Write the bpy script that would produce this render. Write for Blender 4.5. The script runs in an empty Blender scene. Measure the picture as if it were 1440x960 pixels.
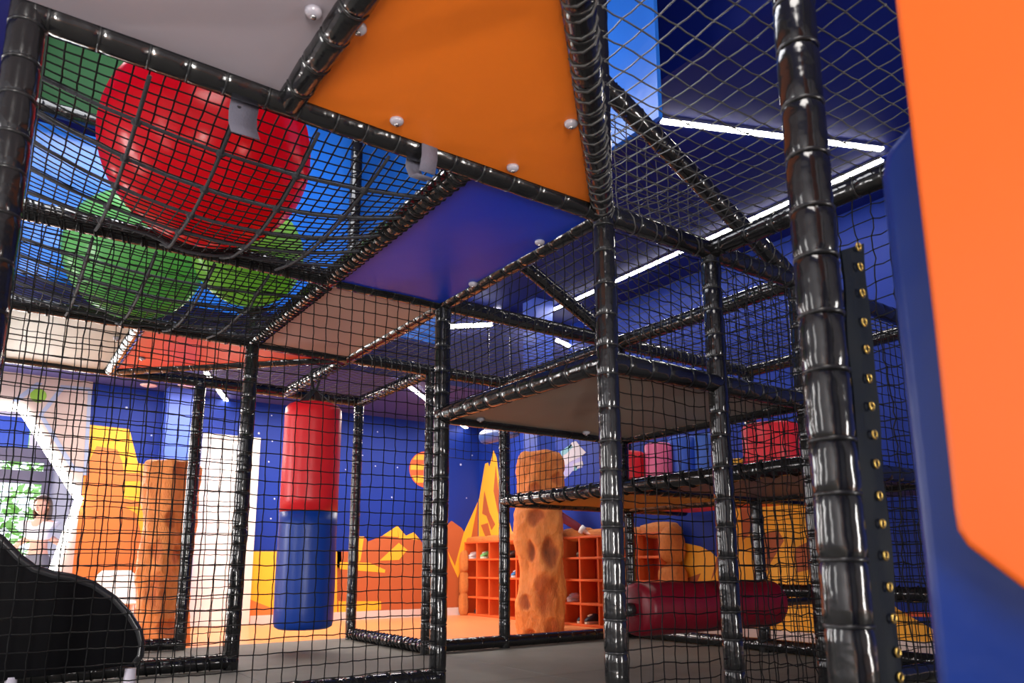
import bpy, bmesh, math, random
from mathutils import Vector, Matrix, noise
from math import sin, cos, pi, radians, sqrt

SC = bpy.context.scene
COL = SC.collection
rnd = random.Random(7)

# ------------------------------------------------------------------ camera
CAM = Vector((-0.677, -2.2449, 0.6609))
R2 = Vector((0.8176277, -0.5757378, -0.0032889))
U2 = Vector((-0.1106041, -0.162674, 0.9804611))
FW = Vector((0.5650235, 0.8012884, 0.1966857))
FPX, CYP = 1046.4, 584.25
cd = bpy.data.cameras.new('camera')
cam = bpy.data.objects.new('camera', cd)
COL.objects.link(cam)
cam.matrix_world = Matrix(((R2.x, U2.x, -FW.x, CAM.x), (R2.y, U2.y, -FW.y, CAM.y), (R2.z, U2.z, -FW.z, CAM.z), (0, 0, 0, 1)))
cd.sensor_width = 36
cd.lens = FPX / 1440 * 36
cd.shift_y = (CYP - 480) / 1440
cd.clip_start = 0.05
cd.dof.use_dof = True
cd.dof.focus_distance = 4.8
cd.dof.aperture_fstop = 4.0
SC.camera = cam

# ------------------------------------------------------------------ world, exposure, lights
W = bpy.data.worlds.new('world')
SC.world = W
W.use_nodes = True
bg = W.node_tree.nodes['Background']
bg.inputs[0].default_value = (0.80, 0.92, 1.0, 1)
bg.inputs[1].default_value = 3.5
SC.view_settings.view_transform = 'Standard'
SC.view_settings.look = 'None'
SC.view_settings.gamma = 1
SC.view_settings.exposure = 0.45
SC.cycles.use_denoising = True
SC.cycles.max_bounces = 8
SC.cycles.sample_clamp_indirect = 8


def area(name, loc, rot, sx, sy, e, col=(1, 1, 1)):
    l = bpy.data.lights.new(name, 'AREA')
    l.shape = 'RECTANGLE'
    l.size, l.size_y, l.energy, l.color = sx, sy, e, col
    o = bpy.data.objects.new(name, l)
    COL.objects.link(o)
    o.location, o.rotation_euler = loc, rot
    return o


for wx, we in ((-1.9, 145), (2.7, 65)):
    area('rear_fill', (wx, -4.85, 0.8), (radians(100), 0, 0), 0.22, 1.5, we, (1.0, 0.97, 0.93))  # added narrow area lights behind the viewer, standing in for unseen windows
for wy, we in ((-0.9, 14), (1.6, 40), (4.9, 60)):
    area('side_fill', (-3.05, wy, 1.4), (radians(92), 0, radians(-90)), 0.3, 1.8, we, (1.0, 0.97, 0.95))  # added area lights along the left wall, which has no opening
area('entry_lamp', (1.4, 5.6, 2.56), (0, 0, 0), 2.6, 0.5, 85, (1.0, 0.88, 0.78))
area('entry_lamp', (3.9, 5.4, 2.56), (0, 0, 0), 1.6, 0.5, 45, (1.0, 0.90, 0.82))
area('hall_lamp', (0.0, 1.4, 4.16), (0, 0, 0), 1.6, 2.6, 80, (0.95, 0.96, 1.0))
area('hall_lamp', (-0.9, -2.8, 4.16), (0, 0, 0), 1.6, 1.6, 85, (1.0, 0.94, 0.88))
area('strip_lamp', (4.43, 2.4, 3.55), (0, 0, 0), 0.06, 4.2, 14, (1.0, 0.95, 0.88))
area('porch_daylight', (-1.0, 8.9, 1.5), (radians(-90), 0, 0), 2.4, 2.2, 190, (1.0, 1.0, 1.0))


# ------------------------------------------------------------------ helpers
def ray(px, py):
    return FW + R2 * ((px - 720) / FPX) + U2 * ((CYP - py) / FPX)


def at(px, py, ax, v):
    d = ray(px, py)
    return CAM + d * ((v - CAM[ax]) / d[ax])


def lin(v):
    v /= 255
    return v / 12.92 if v <= 0.04045 else ((v + 0.055) / 1.055) ** 2.4


def rgb(r, g, b):
    return (lin(r), lin(g), lin(b), 1)


MATS = {}


def mat(name, col, rough=0.5, spec=0.5, metal=0, coat=0, bump=0, bscale=20, stretch=(1, 1, 1), emit=None, estr=0, trans=0, var=0, vscale=4, detail=3):
    if name in MATS:
        return MATS[name]
    m = bpy.data.materials.new(name)
    m.use_nodes = True
    nt = m.node_tree
    b = nt.nodes['Principled BSDF']
    b.inputs['Base Color'].default_value = col
    b.inputs['Roughness'].default_value = rough
    b.inputs['Specular IOR Level'].default_value = spec
    b.inputs['Metallic'].default_value = metal
    b.inputs['Coat Weight'].default_value = coat
    b.inputs['Coat Roughness'].default_value = 0.08
    if trans:
        b.inputs['Transmission Weight'].default_value = trans
    if emit:
        b.inputs['Emission Color'].default_value = emit
        b.inputs['Emission Strength'].default_value = estr
    tc = nt.nodes.new('ShaderNodeTexCoord')
    mp = nt.nodes.new('ShaderNodeMapping')
    mp.inputs['Scale'].default_value = stretch
    nt.links.new(tc.outputs['Object'], mp.inputs['Vector'])
    if bump:
        n = nt.nodes.new('ShaderNodeTexNoise')
        n.inputs['Scale'].default_value = bscale
        n.inputs['Detail'].default_value = detail
        nt.links.new(mp.outputs[0], n.inputs['Vector'])
        bp = nt.nodes.new('ShaderNodeBump')
        bp.inputs['Strength'].default_value = bump
        bp.inputs['Distance'].default_value = 0.01
        nt.links.new(n.outputs['Fac'], bp.inputs['Height'])
        nt.links.new(bp.outputs[0], b.inputs['Normal'])
    if var:
        n = nt.nodes.new('ShaderNodeTexNoise')
        n.inputs['Scale'].default_value = vscale
        n.inputs['Detail'].default_value = 4
        nt.links.new(mp.outputs[0], n.inputs['Vector'])
        mx = nt.nodes.new('ShaderNodeMix')
        mx.data_type = 'RGBA'
        mx.inputs[6].default_value = tuple(c * (1 - var) for c in col[:3]) + (1,)
        mx.inputs[7].default_value = tuple(min(1, c * (1 + var)) for c in col[:3]) + (1,)
        nt.links.new(n.outputs['Fac'], mx.inputs[0])
        nt.links.new(mx.outputs[2], b.inputs['Base Color'])
    MATS[name] = m
    return m


def ball_mat(name, col, t):
    m = bpy.data.materials.new(name)
    m.use_nodes = True
    nt = m.node_tree
    b = nt.nodes['Principled BSDF']
    b.inputs['Base Color'].default_value = col
    b.inputs['Roughness'].default_value = 0.22
    tr = nt.nodes.new('ShaderNodeBsdfTranslucent')
    tr.inputs['Color'].default_value = t
    mx = nt.nodes.new('ShaderNodeMixShader')
    mx.inputs[0].default_value = 0.5
    nt.links.new(b.outputs[0], mx.inputs[1])
    nt.links.new(tr.outputs[0], mx.inputs[2])
    nt.links.new(mx.outputs[0], nt.nodes['Material Output'].inputs[0])
    return m


BLACK = mat('black_vinyl', (0.011, 0.011, 0.012, 1), 0.14, 0.55, coat=0.3, bump=0.42, bscale=18, detail=2)
BLACKT = mat('black_cable_tie', (0.014, 0.014, 0.015, 1), 0.3, 0.5)
NET = mat('black_net_cord', (0.006, 0.006, 0.0065, 1), 0.6, 0.16)
NETK = mat('net_cord_led_lit', (0.05, 0.048, 0.046, 1), 0.45, 0.5)  # lighter copy of the black cord, strip light put into its colour
ROPE = mat('dark_grey_rope', (0.026, 0.026, 0.031, 1), 0.7, 0.3, bump=0.8, bscale=160)
ORANGE = mat('orange_vinyl', rgb(248, 126, 34), 0.42, 0.35, bump=0.25, bscale=5, detail=2)
ORANGE2 = mat('orange_red_vinyl', rgb(238, 78, 30), 0.42, 0.35, bump=0.2, bscale=6)
BLUEV = mat('blue_vinyl', rgb(2, 58, 196), 0.38, 0.4, bump=0.2, bscale=5)
BLUEP = mat('blue_pad_vinyl', rgb(2, 38, 112), 0.36, 0.3, bump=0.25, bscale=9)
GREYV = mat('grey_vinyl', rgb(168, 158, 166), 0.45, 0.3, bump=0.2, bscale=5)
BEIGEV = mat('beige_vinyl', rgb(176, 150, 138), 0.5, 0.3, bump=0.2, bscale=5)
GREYB = mat('grey_beige_vinyl', rgb(176, 176, 160), 0.5, 0.3, bump=0.2, bscale=5)
MUSTARD = mat('mustard_vinyl', rgb(190, 140, 60), 0.5, 0.3)
PURPLEG = mat('purple_grey_vinyl', rgb(96, 84, 104), 0.5, 0.3)
DARKB = mat('brown_grey_vinyl', rgb(150, 142, 132), 0.5, 0.3, bump=0.15, bscale=5)
WHITE = mat('white_plastic', rgb(238, 234, 230), 0.4)
CAP = mat('clear_white_cap', rgb(176, 172, 182), 0.18, 0.7)
STEEL = mat('steel', (0.6, 0.6, 0.6, 1), 0.25, metal=1)
BRASS = mat('brass', rgb(214, 178, 96), 0.28, metal=1)
LED = mat('led_diffuser', (1, 1, 1, 1), 0.5, emit=(1.0, 0.94, 0.84, 1), estr=18)
LEDW = mat('warm_led_diffuser', (1, 1, 1, 1), 0.5, emit=(1.0, 0.93, 0.84, 1), estr=9)


def props(o, label=None, cat=None, group=None, kind=None):
    if label: o['label'] = label
    if cat: o['category'] = cat
    if group: o['group'] = group
    if kind: o['kind'] = kind
    return o


def empty(name, loc, label, cat, group=None, kind=None, rz=0):
    o = bpy.data.objects.new(name, None)
    o.empty_display_size = 0.1
    COL.objects.link(o)
    o.location = loc
    o.rotation_euler = (0, 0, rz)
    return props(o, label, cat, group, kind)


class MB:
    """collects geometry; build() links it as one mesh object"""

    def __init__(s):
        s.v, s.f, s.sm = [], [], []

    def add(s, vs, fs, smooth=False):
        b = len(s.v)
        s.v.extend(tuple(v) for v in vs)
        s.f.extend(tuple(i + b for i in f) for f in fs)
        s.sm.extend([smooth] * len(fs))

    def box(s, lo, hi):
        x0, y0, z0 = lo
        x1, y1, z1 = hi
        v = [(x0, y0, z0), (x1, y0, z0), (x1, y1, z0), (x0, y1, z0), (x0, y0, z1), (x1, y0, z1), (x1, y1, z1), (x0, y1, z1)]
        s.add(v, [(0, 3, 2, 1), (4, 5, 6, 7), (0, 1, 5, 4), (1, 2, 6, 5), (2, 3, 7, 6), (3, 0, 4, 7)])
        return s

    def obox(s, c, ax, ay, az):
        """oriented box: centre and three half-axis vectors"""
        v = [c + ax * i + ay * j + az * k for k in (-1, 1) for j in (-1, 1) for i in (-1, 1)]
        s.add(v, [(0, 2, 3, 1), (4, 5, 7, 6), (0, 1, 5, 4), (1, 3, 7, 5), (3, 2, 6, 7), (2, 0, 4, 6)])
        return s

    def prism(s, poly, off):
        """closed polygon (3D points) extruded by the vector off"""
        n = len(poly)
        v = [Vector(p) for p in poly] + [Vector(p) + off for p in poly]
        s.add(v, [tuple(range(n))[::-1], tuple(range(n, 2 * n))] + [(i, (i + 1) % n, n + (i + 1) % n, n + i) for i in range(n)])
        return s

    def tube(s, pts, r, n=6, caps=True, smooth=True, closed=False):
        pts = [Vector(p) for p in pts]
        rr = r if isinstance(r, (list, tuple)) else [r] * len(pts)
        m = len(pts)
        t0 = (pts[1] - pts[0]).normalized()
        up = Vector((0, 0, 1)) if abs(t0.z) < 0.9 else Vector((1, 0, 0))
        a = t0.cross(up).normalized()
        vs = []
        for i, p in enumerate(pts):
            if closed:
                t = pts[(i + 1) % m] - pts[i - 1]
            else:
                t = pts[min(i + 1, m - 1)] - pts[max(i - 1, 0)]
            t.normalize()
            a = (a - t * a.dot(t)).normalized()
            b = t.cross(a)
            for k in range(n):
                w = 2 * pi * k / n
                vs.append(p + (a * cos(w) + b * sin(w)) * rr[i])
        fs = []
        for i in range(m if closed else m - 1):
            j = (i + 1) % m
            for k in range(n):
                fs.append((i * n + k, i * n + (k + 1) % n, j * n + (k + 1) % n, j * n + k))
        if caps and not closed:
            fs.append(tuple(range(n))[::-1])
            fs.append(tuple((m - 1) * n + k for k in range(n)))
        s.add(vs, fs, smooth)
        return s

    def lathe(s, prof, c=(0, 0, 0), n=24, axis='z', caps=True):
        vs = []
        c = Vector(c)
        for r, z in prof:
            for k in range(n):
                w = 2 * pi * k / n
                p = (r * cos(w), r * sin(w), z)
                if axis == 'x': p = (z, r * cos(w), r * sin(w))
                if axis == 'y': p = (r * sin(w), z, r * cos(w))
                vs.append(c + Vector(p))
        fs = []
        for i in range(len(prof) - 1):
            for k in range(n):
                fs.append((i * n + k, i * n + (k + 1) % n, (i + 1) * n + (k + 1) % n, (i + 1) * n + k))
        if caps:
            fs.append(tuple(range(n))[::-1])
            fs.append(tuple((len(prof) - 1) * n + k for k in range(n)))
        s.add(vs, fs, True)
        return s

    def grid(s, P, nu, nv, smooth=True):
        vs = [P(i / nu, j / nv) for j in range(nv + 1) for i in range(nu + 1)]
        fs = [(j * (nu + 1) + i, j * (nu + 1) + i + 1, (j + 1) * (nu + 1) + i + 1, (j + 1) * (nu + 1) + i) for j in range(nv) for i in range(nu)]
        s.add(vs, fs, smooth)
        return s

    def build(s, name, m, parent=None, loc=None, kind=None, label=None, bevel=0, seg=2, auto=True):
        me = bpy.data.meshes.new(name)
        base = Vector(loc) if loc is not None else (Vector(parent.location) if parent else Vector((0, 0, 0)))
        me.from_pydata([(v[0] - base.x, v[1] - base.y, v[2] - base.z) for v in s.v], [], s.f)
        me.polygons.foreach_set('use_smooth', s.sm)
        me.materials.append(m)
        me.update()
        o = bpy.data.objects.new(name, me)
        COL.objects.link(o)
        if parent:
            o.parent = parent
            if loc is not None:
                o.location = base - wloc(parent)
        else:
            o.location = base
        if bevel:
            b = o.modifiers.new('bevel', 'BEVEL')
            b.width = bevel
            b.segments = seg
            b.limit_method = 'ANGLE'
            b.harden_normals = False
            for p in me.polygons: p.use_smooth = True
            w = o.modifiers.new('wn', 'WEIGHTED_NORMAL')
            w.keep_sharp = True
        if kind: o['kind'] = kind
        if label: o['label'] = label
        return o


def wloc(o):
    p = Vector((0, 0, 0))
    while o:
        p = p + Vector(o.location)
        o = o.parent
    return p


def sub(mb, name, m, parent, **k):
    """a sub-part whose vertices are in world space, under a part"""
    return mb.build(name, m, parent, loc=wloc(parent), **k)


# ------------------------------------------------------------------ levels and grid
Z1, Z2, Z3 = 2.173, 1.501, 1.171
CEIL, HIGH, LOW, YB = 3.6, 4.2, 2.6, 4.65      # hall ceiling, low ceiling, where it steps down
YA, XB = 6.7, 5.05                  # back wall plane, right wall plane

# ------------------------------------------------------------------ the room
NAVY = mat('navy_wall_paint', rgb(14, 46, 138), 0.55, 0.3, var=0.18, vscale=1.6)
NAVYC = mat('navy_ceiling_paint', rgb(3, 24, 104), 0.6, 0.3, var=0.15, vscale=1.5)
PURPC = mat('purple_ceiling_paint', rgb(66, 70, 128), 0.6, 0.3, var=0.1, vscale=1.5)
FLOORM = mat('orange_floor_lino', rgb(238, 150, 92), 0.36, 0.4, var=0.05, vscale=3, bump=0.05, bscale=60)
MATM = mat('grey_floor_mat', rgb(116, 114, 106), 0.7, 0.3, var=0.12, vscale=6, bump=0.15, bscale=90)
BASEB = mat('pale_baseboard', rgb(216, 204, 198), 0.45)
BOARD = mat('beige_gateway_board', rgb(178, 164, 160), 0.55, var=0.05, bump=0.12, bscale=260)
LINEB = mat('grey_blue_print', rgb(140, 156, 188), 0.55)
GREENP = mat('green_print', rgb(120, 168, 58), 0.55)
PALEW = mat('pale_wall_paint', rgb(196, 196, 200), 0.6)
MO = mat('mural_orange', rgb(212, 118, 54), 0.55, var=0.04)
MOD = mat('mural_dark_orange', rgb(178, 92, 48), 0.55, var=0.04)
MY = mat('mural_yellow', rgb(250, 178, 44), 0.55, var=0.03)
MR = mat('mural_red_orange', rgb(232, 92, 40), 0.55)
STAR = mat('mural_star_white', rgb(190, 200, 236), 0.5)
LAV = mat('mural_lavender', rgb(150, 146, 190), 0.55)
CREAM = mat('mural_cream', rgb(176, 172, 180), 0.55)
TEAL = mat('mural_teal', rgb(104, 160, 172), 0.55)


def struct(mb, name, m, label, cat, **k):
    o = mb.build(name, m, **k)
    return props(o, label, cat, kind='structure')


struct(MB().box((-3.2, -5, -0.1), (5.2, 9.6, 0)), 'floor', FLOORM, 'orange lino floor of the hall', 'floor')
ceiling = struct(MB().box((2.45, -5, CEIL), (5.2, YB, HIGH + 0.1)), 'ceiling', NAVYC, 'dark navy ceiling carrying light strips above the right half', 'ceiling')
struct(MB().box((-3.2, -5, HIGH), (2.45, YB, HIGH + 0.1)), 'ceiling_high', NAVYC, 'dark navy raised ceiling above the ball nets', 'ceiling')
lowc = struct(MB().box((-3.2, YB, LOW), (5.2, 9.6, HIGH + 0.1)), 'ceiling_low', PURPC, 'purple low ceiling over the entry zone by the painted back wall', 'ceiling')
wl = struct(MB().box((-3.3, -5, 0), (-3.2, 9.6, HIGH)), 'wall_left', PALEW, 'plain pale wall beyond the left edge of the frame', 'wall')
wf = struct(MB().box((-3.2, -5.1, 0), (5.2, -5, HIGH)), 'wall_front', PALEW, 'plain pale wall behind the viewer', 'wall')
wallB = struct(MB().box((XB, -5, 0), (5.2, YA + 0.1, CEIL)), 'wall_right', NAVY, 'navy blue right wall with painted golden dunes and a spire', 'wall')
# back wall: blue part, plus the hexagonal gateway board to the left
wallA = struct(MB().box((0.12, YA, 0), (5.2, YA + 0.15, LOW)), 'wall_back', NAVY, 'blue back wall painted with stars, planet and orange mountains', 'wall')
HX = [(-0.488, 2.235), (0.104, 1.344), (-0.16, 0.12), (-1.9, 0.12), (-2.3, 1.344), (-1.85, 2.235)]
O_ = [(0.12, LOW), (0.12, 1.344), (0.12, 0), (-3.2, 0), (-3.2, 1.344), (-3.2, LOW)]
mb = MB()
for i in range(6):
    j = (i + 1) % 6
    q = [HX[i], O_[i], O_[j], HX[j]]
    mb.prism([(x, YA - 0.02, z) for x, z in q], Vector((0, 0.19, 0)))
gate = struct(mb, 'wall_gateway', BOARD, 'beige board wall pierced by a hexagonal gateway edged in light', 'wall')
mb = MB()
for poly in ([(85, 543), (92, 545), (61, 583), (106, 657), (100, 660), (54, 583)], [(17, 563), (52, 537), (60, 539), (24, 566)],
             [(124, 546), (129, 547), (123, 668), (117, 668)], [(103, 655), (120, 657), (120, 664), (100, 661)], [(85, 541), (127, 545), (127, 550), (85, 547)]):
    mb.prism([at(x, y, 1, YA - 0.024) for x, y in poly], Vector((0, 0.004, 0)))
mb.build('printed_lines', LINEB, gate, label='grey blue printed lines on the beige board')
c = at(54, 556, 1, YA - 0.024)
mb = MB()
mb.prism([(c.x + 0.072 * cos(a * pi / 12), c.y, c.z + 0.072 * sin(a * pi / 12)) for a in range(24)], Vector((0, 0.004, 0)))
mb.build('printed_dot', GREENP, gate, label='green printed dot on the beige board')


def flat(parent, m, pts, name, ax=1, v=YA, lift=0.004, label=None):
    off = Vector((0, lift, 0)) if ax == 1 else Vector((lift, 0, 0))
    mb = MB()
    mb.prism([at(x, y, ax, v - lift) for x, y in pts], off)
    return mb.build(name, m, parent, label=label)


# mural on the back wall (flat print)
flat(wallA, MY, [(126, 597), (181, 603), (183, 607), (194, 651), (208, 653), (210, 691), (211, 726), (224, 733), (236, 714), (262, 728), (262, 884), (90, 894), (112, 720)], 'mural_mountain', lift=0.003)
flat(wallA, MO, [(136, 627), (165, 632), (172, 650), (174, 664), (200, 665), (201, 676), (174, 676), (172, 700), (195, 705), (196, 712), (176, 712), (192, 722), (200, 760), (216, 772), (222, 800), (222, 888), (90, 894), (108, 740), (122, 655)], 'mural_mountain', lift=0.007, label='dark orange face of the painted mountain')
flat(wallA, MO, [(225, 735), (236, 716), (262, 728), (262, 884), (222, 886), (218, 770)], 'mural_mountain', lift=0.006)
flat(wallA, MY, [(352, 775), (480, 775), (482, 868), (350, 874)], 'mural_dune', lift=0.003)
flat(wallA, MO, [(350, 842), (388, 857), (430, 862), (430, 868), (350, 873)], 'mural_dune', lift=0.006, label='orange foot of the painted dune')
MR1 = [(474, 775), (490, 775), (502, 754), (512, 754), (518, 761), (538, 753), (559, 739), (571, 753), (582, 748), (591, 759), (597, 767), (612, 776), (628, 738), (635, 732), (649, 742), (653, 748), (672, 705), (672, 856), (474, 866)]
flat(wallA, MOD, MR1, 'mural_mountain', lift=0.003, label='dark orange painted mountain range')
for k, p in enumerate([[(503, 754), (512, 754), (507, 788), (503, 790)], [(559, 739), (571, 753), (582, 748), (591, 759), (561, 757)], [(538, 753), (559, 739), (560, 755), (548, 754)],
                       [(561, 763), (573, 773), (561, 787), (534, 788)], [(478, 790), (520, 791), (542, 801), (541, 805), (478, 800)], [(476, 845), (536, 845), (536, 857), (476, 862)],
                       [(630, 775), (640, 796), (652, 750), (672, 706), (660, 770), (644, 812), (634, 790)]]):
    flat(wallA, MY, p, 'mural_facet', lift=0.006, label='yellow sunlit facet of the painted mountains')
c = at(600, 660, 1, YA)
pl = MB()
pl.prism([(c.x + 0.265 * cos(a * pi / 20), YA - 0.003, c.z + 0.25 * sin(a * pi / 20)) for a in range(40)], Vector((0, 0.003, 0)))
pl.build('mural_planet', MR, wallA, label='red orange painted planet with yellow bands')
for z0, z1_, tilt in ((-0.19, -0.10, 0.05), (-0.02, 0.05, 0.06), (0.12, 0.19, 0.04)):
    h0, h1 = sqrt(0.0625 - z0 * z0), sqrt(0.0625 - z1_ * z1_)
    mb = MB()
    mb.prism([(c.x - h0, YA - 0.006, c.z + z0), (c.x + h0 * 0.97, YA - 0.006, c.z + z0 + tilt * 0.4), (c.x + h1 * 0.97, YA - 0.006, c.z + z1_), (c.x, YA - 0.006, c.z + z1_ + 0.02), (c.x - h1, YA - 0.006, c.z + z1_)], Vector((0, 0.003, 0)))
    mb.build('mural_band', MY, wallA, label='yellow band of the painted planet')
for x, y, s in ((178, 573, 2.6), (213, 612, 1.8), (364, 609, 2.6), (383, 620, 1.8), (378, 649, 1.9), (386, 701, 2.2), (381, 729, 2), (382, 584, 1.6), (528, 655, 1.8), (559, 657, 1.8), (531, 607, 1.8),
                (551, 699, 2.2), (648, 653, 3), (656, 700, 1.8), (664, 640, 1.6), (245, 600, 1.4), (510, 640, 1.6), (486, 660, 1.5)):
    c = at(x, y, 1, YA - 0.004)
    r = s * 0.0062
    mb = MB()
    mb.prism([(c.x + (r if a % 2 == 0 else r * 0.5) * cos(a * pi / 8), c.y, c.z + (r if a % 2 == 0 else r * 0.5) * sin(a * pi / 8)) for a in range(16)], Vector((0, 0.003, 0)))
    mb.build('mural_star', STAR, wallA, label='white painted star on the blue back wall')
# mural on the right wall
flat(wallB, MY, [(672, 705), (674, 700), (682, 652), (686, 650), (688, 657), (694, 633), (698, 643), (704, 690), (722, 755), (722, 790), (668, 792)], 'mural_spire', 0, XB, label='tall yellow painted rock spire in the corner')
for p in ([(681, 690), (688, 720), (696, 737), (691, 745), (684, 725), (678, 722)], [(686, 735), (690, 752), (684, 758), (676, 738)], [(697, 655), (702, 700), (708, 730), (700, 720), (694, 690)]):
    flat(wallB, MOD, p, 'mural_facet', 0, XB, 0.008, label='dark orange shaded facet of the painted spire')
for m, p in ((LAV, [(790, 655), (806, 640), (818, 640), (819, 657), (806, 661), (800, 668), (794, 673), (792, 668)]),
             (CREAM, [(789, 645), (797, 632), (804, 622), (810, 620), (816, 628), (820, 632), (824, 636), (816, 642), (800, 650), (796, 655)]),
             (TEAL, [(788, 635), (803, 624), (806, 628), (796, 638), (790, 641)]), (CREAM, [(806, 652), (819, 648), (820, 654), (810, 660), (806, 662)]), (TEAL, [(807, 655), (812, 654), (811, 661), (807, 662)])):
    flat(wallB, m, p, 'mural_asteroid', 0, XB, 0.003 if m is LAV else 0.006, label='pale streaked painted asteroid')
flat(wallB, MY, [(943, 758), (962, 763), (985, 768), (1000, 776), (1008, 784), (1012, 770), (1035, 690), (1150, 690), (1190, 890), (940, 890)], 'mural_dune', 0, XB, label='golden painted dune on the right wall')
for p in ([(1008, 784), (1014, 778), (1006, 805), (1000, 815)], [(968, 812), (985, 806), (975, 830), (950, 830)], [(1072, 752), (1094, 745), (1102, 760), (1084, 790), (1066, 830), (1060, 800)], [(1040, 705), (1075, 700), (1060, 745), (1044, 760)], [(1118, 770), (1140, 760), (1140, 800), (1120, 805)]):
    flat(wallB, MOD, p, 'mural_facet', 0, XB, 0.008, label='brown shaded patch of the golden painted dune')
flat(wallB, MY, [(1235, 830), (1262, 856), (1300, 878), (1340, 900), (1340, 925), (1200, 905), (1200, 812)], 'mural_dune', 0, XB, label='small golden painted hill low on the right wall')
flat(wallB, MR, [(1190, 858), (1330, 862), (1330, 868), (1190, 864)], 'mural_stripe', 0, XB, label='thin red painted stripe on the right wall')
struct(MB().box((0.12, YA - 0.015, 0), (1.26, YA, 0.1)), 'baseboard_back', BASEB, 'pale baseboard under the painted mountains left of the white door', 'baseboard')
struct(MB().box((1.94, YA - 0.015, 0), (XB, YA, 0.1)), 'baseboard_back', BASEB, 'pale baseboard of the back wall right of the white door', 'baseboard')
struct(MB().box((XB - 0.015, -5, 0), (XB, 3.0, 0.1)), 'baseboard_right', BASEB, 'pale baseboard of the right wall', 'baseboard')
# hexagon light strips: one thing, one piece per edge
hexl = empty('gateway_light', (-1.0, YA - 0.05, 1.2), 'glowing white light strip framing the hexagonal gateway', 'light strip')
for i in range(6):
    a, b = HX[i], HX[(i + 1) % 6]
    A, B = Vector((a[0], YA - 0.035, a[1])), Vector((b[0], YA - 0.035, b[1]))
    d = (B - A).normalized()
    nrm = Vector((-d.z, 0, d.x))
    MB().obox((A + B) / 2, (B - A) / 2 + d * 0.02, Vector((0, 0.014, 0)), nrm * 0.036).build('light_bar', LEDW, hexl)
# white door with frame and faint lettering
DOORM = mat('white_door_paint', rgb(250, 244, 240), 0.4)
door = struct(MB().box((1.27, YA - 0.03, 0.004), (1.80, YA - 0.001, 2.10)), 'door_1', DOORM, 'tall plain white door lettered in pale grey in the back wall', 'door', bevel=0.004)
fr = mat('door_frame_paint', rgb(234, 222, 212), 0.45)
MB().box((1.805, YA - 0.045, 0), (1.925, YA - 0.001, 2.16)).build('door_frame', fr, door, loc=(0, 0, 0), bevel=0.004)
MB().box((1.27, YA - 0.045, 2.103), (1.803, YA - 0.001, 2.16)).build('door_frame', fr, door, loc=(0, 0, 0), bevel=0.004)
cu = bpy.data.curves.new('door_lettering', 'FONT')
cu.body = 'PRIVAT'
cu.size = 0.085
cu.extrude = 0.001
cu.materials.append(mat('pale_grey_print', rgb(214, 208, 204), 0.5))
to = bpy.data.objects.new('door_lettering', cu)
COL.objects.link(to)
to.parent = door
p = at(289, 689, 1, YA - 0.032)
to.location = (p.x, YA - 0.032, p.z)
to.rotation_euler = (radians(90), 0, 0)
# blue pillars
PILM = mat('bright_blue_pillar_paint', rgb(74, 104, 214), 0.45, var=0.08)
struct(MB().box((0.83, 6.45, 0), (1.18, YA - 0.001, LOW)), 'pillar_back', PILM, 'bright blue pillar on the back wall left of the white door', 'pillar', bevel=0.004)
struct(MB().box((4.10, 4.06, 0), (4.35, 4.31, CEIL)), 'pillar_hall', PILM, 'bright blue square pillar behind the orange rock column', 'pillar', bevel=0.004)
bp_ = MB().box((1.97, 0.17, 2.95), (2.0, 1.0, HIGH)).build('hanging_banner', mat('glossy_blue_panel', rgb(46, 120, 226), 0.25, 0.5, bump=0.3, bscale=7), loc=(1.985, 0.6, 2.95), bevel=0.004)
props(bp_, 'bright glossy blue board hanging from the ceiling above the slanted net', 'banner')

# LED strips on the ceiling
strips = [((930, 165), (1240, 205), 2, CEIL, 'white ceiling light strip running across above the diamond net'),
          ((1240, 220), (750, 445), 2, CEIL, 'longest white ceiling light strip, running along the right wall'),
          ((670, 420), (702, 436), 1, YB, 'short white light strip just right of the blue deck panel'),
          ((560, 463), (690, 457), 1, YB, 'nearly level white light strip below the blue deck panel'),
          ((780, 478), (817, 496), 1, YB, 'short white light strip right of the blue square pillar'),
          ((563, 530), (602, 560), 2, LOW, 'white light strip on the low ceiling right of the punching bag'),
          ((290, 520), (319, 561), 2, LOW, 'short white light strip above the white door'),
          ((638, 588), (656, 599), 2, LOW, 'smallest light strip glowing beside the hanging blue capsule')]
for a, b, ax, v, lab in strips:
    hw = 0.022
    A, B = at(*a, ax, v), at(*b, ax, v)
    d = (B - A).normalized()
    nrm = Vector((0, 0, -1)) if ax == 2 else Vector((0, -1, 0))
    side = d.cross(nrm)
    e = empty('ceiling_light', (A + B) / 2, lab, 'light strip')
    MB().obox((A + B) / 2 + nrm * 0.012, (B - A) / 2, side * (hw + 0.004), nrm * 0.011).build('channel', STEEL, e)
    MB().obox((A + B) / 2 + nrm * 0.026, (B - A) / 2, side * hw, nrm * 0.008).build('diffuser', LED, e)
for (px, py), lab in (((202, 549), 'round white ceiling disc left of the rock column'), ((262, 542), 'round white ceiling disc hidden partly by the frame')):
    p = at(px, py, 2, LOW)
    p.y = min(p.y, 6.5)
    o = MB().lathe([(0.075, -0.012), (0.085, -0.008), (0.088, 0)], (p.x, p.y, LOW - 0.0), 24).build('ceiling_disc', mat('cream_disc', rgb(240, 214, 206), 0.4), loc=(p.x, p.y, LOW))
    props(o, lab, 'ceiling disc')
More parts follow.
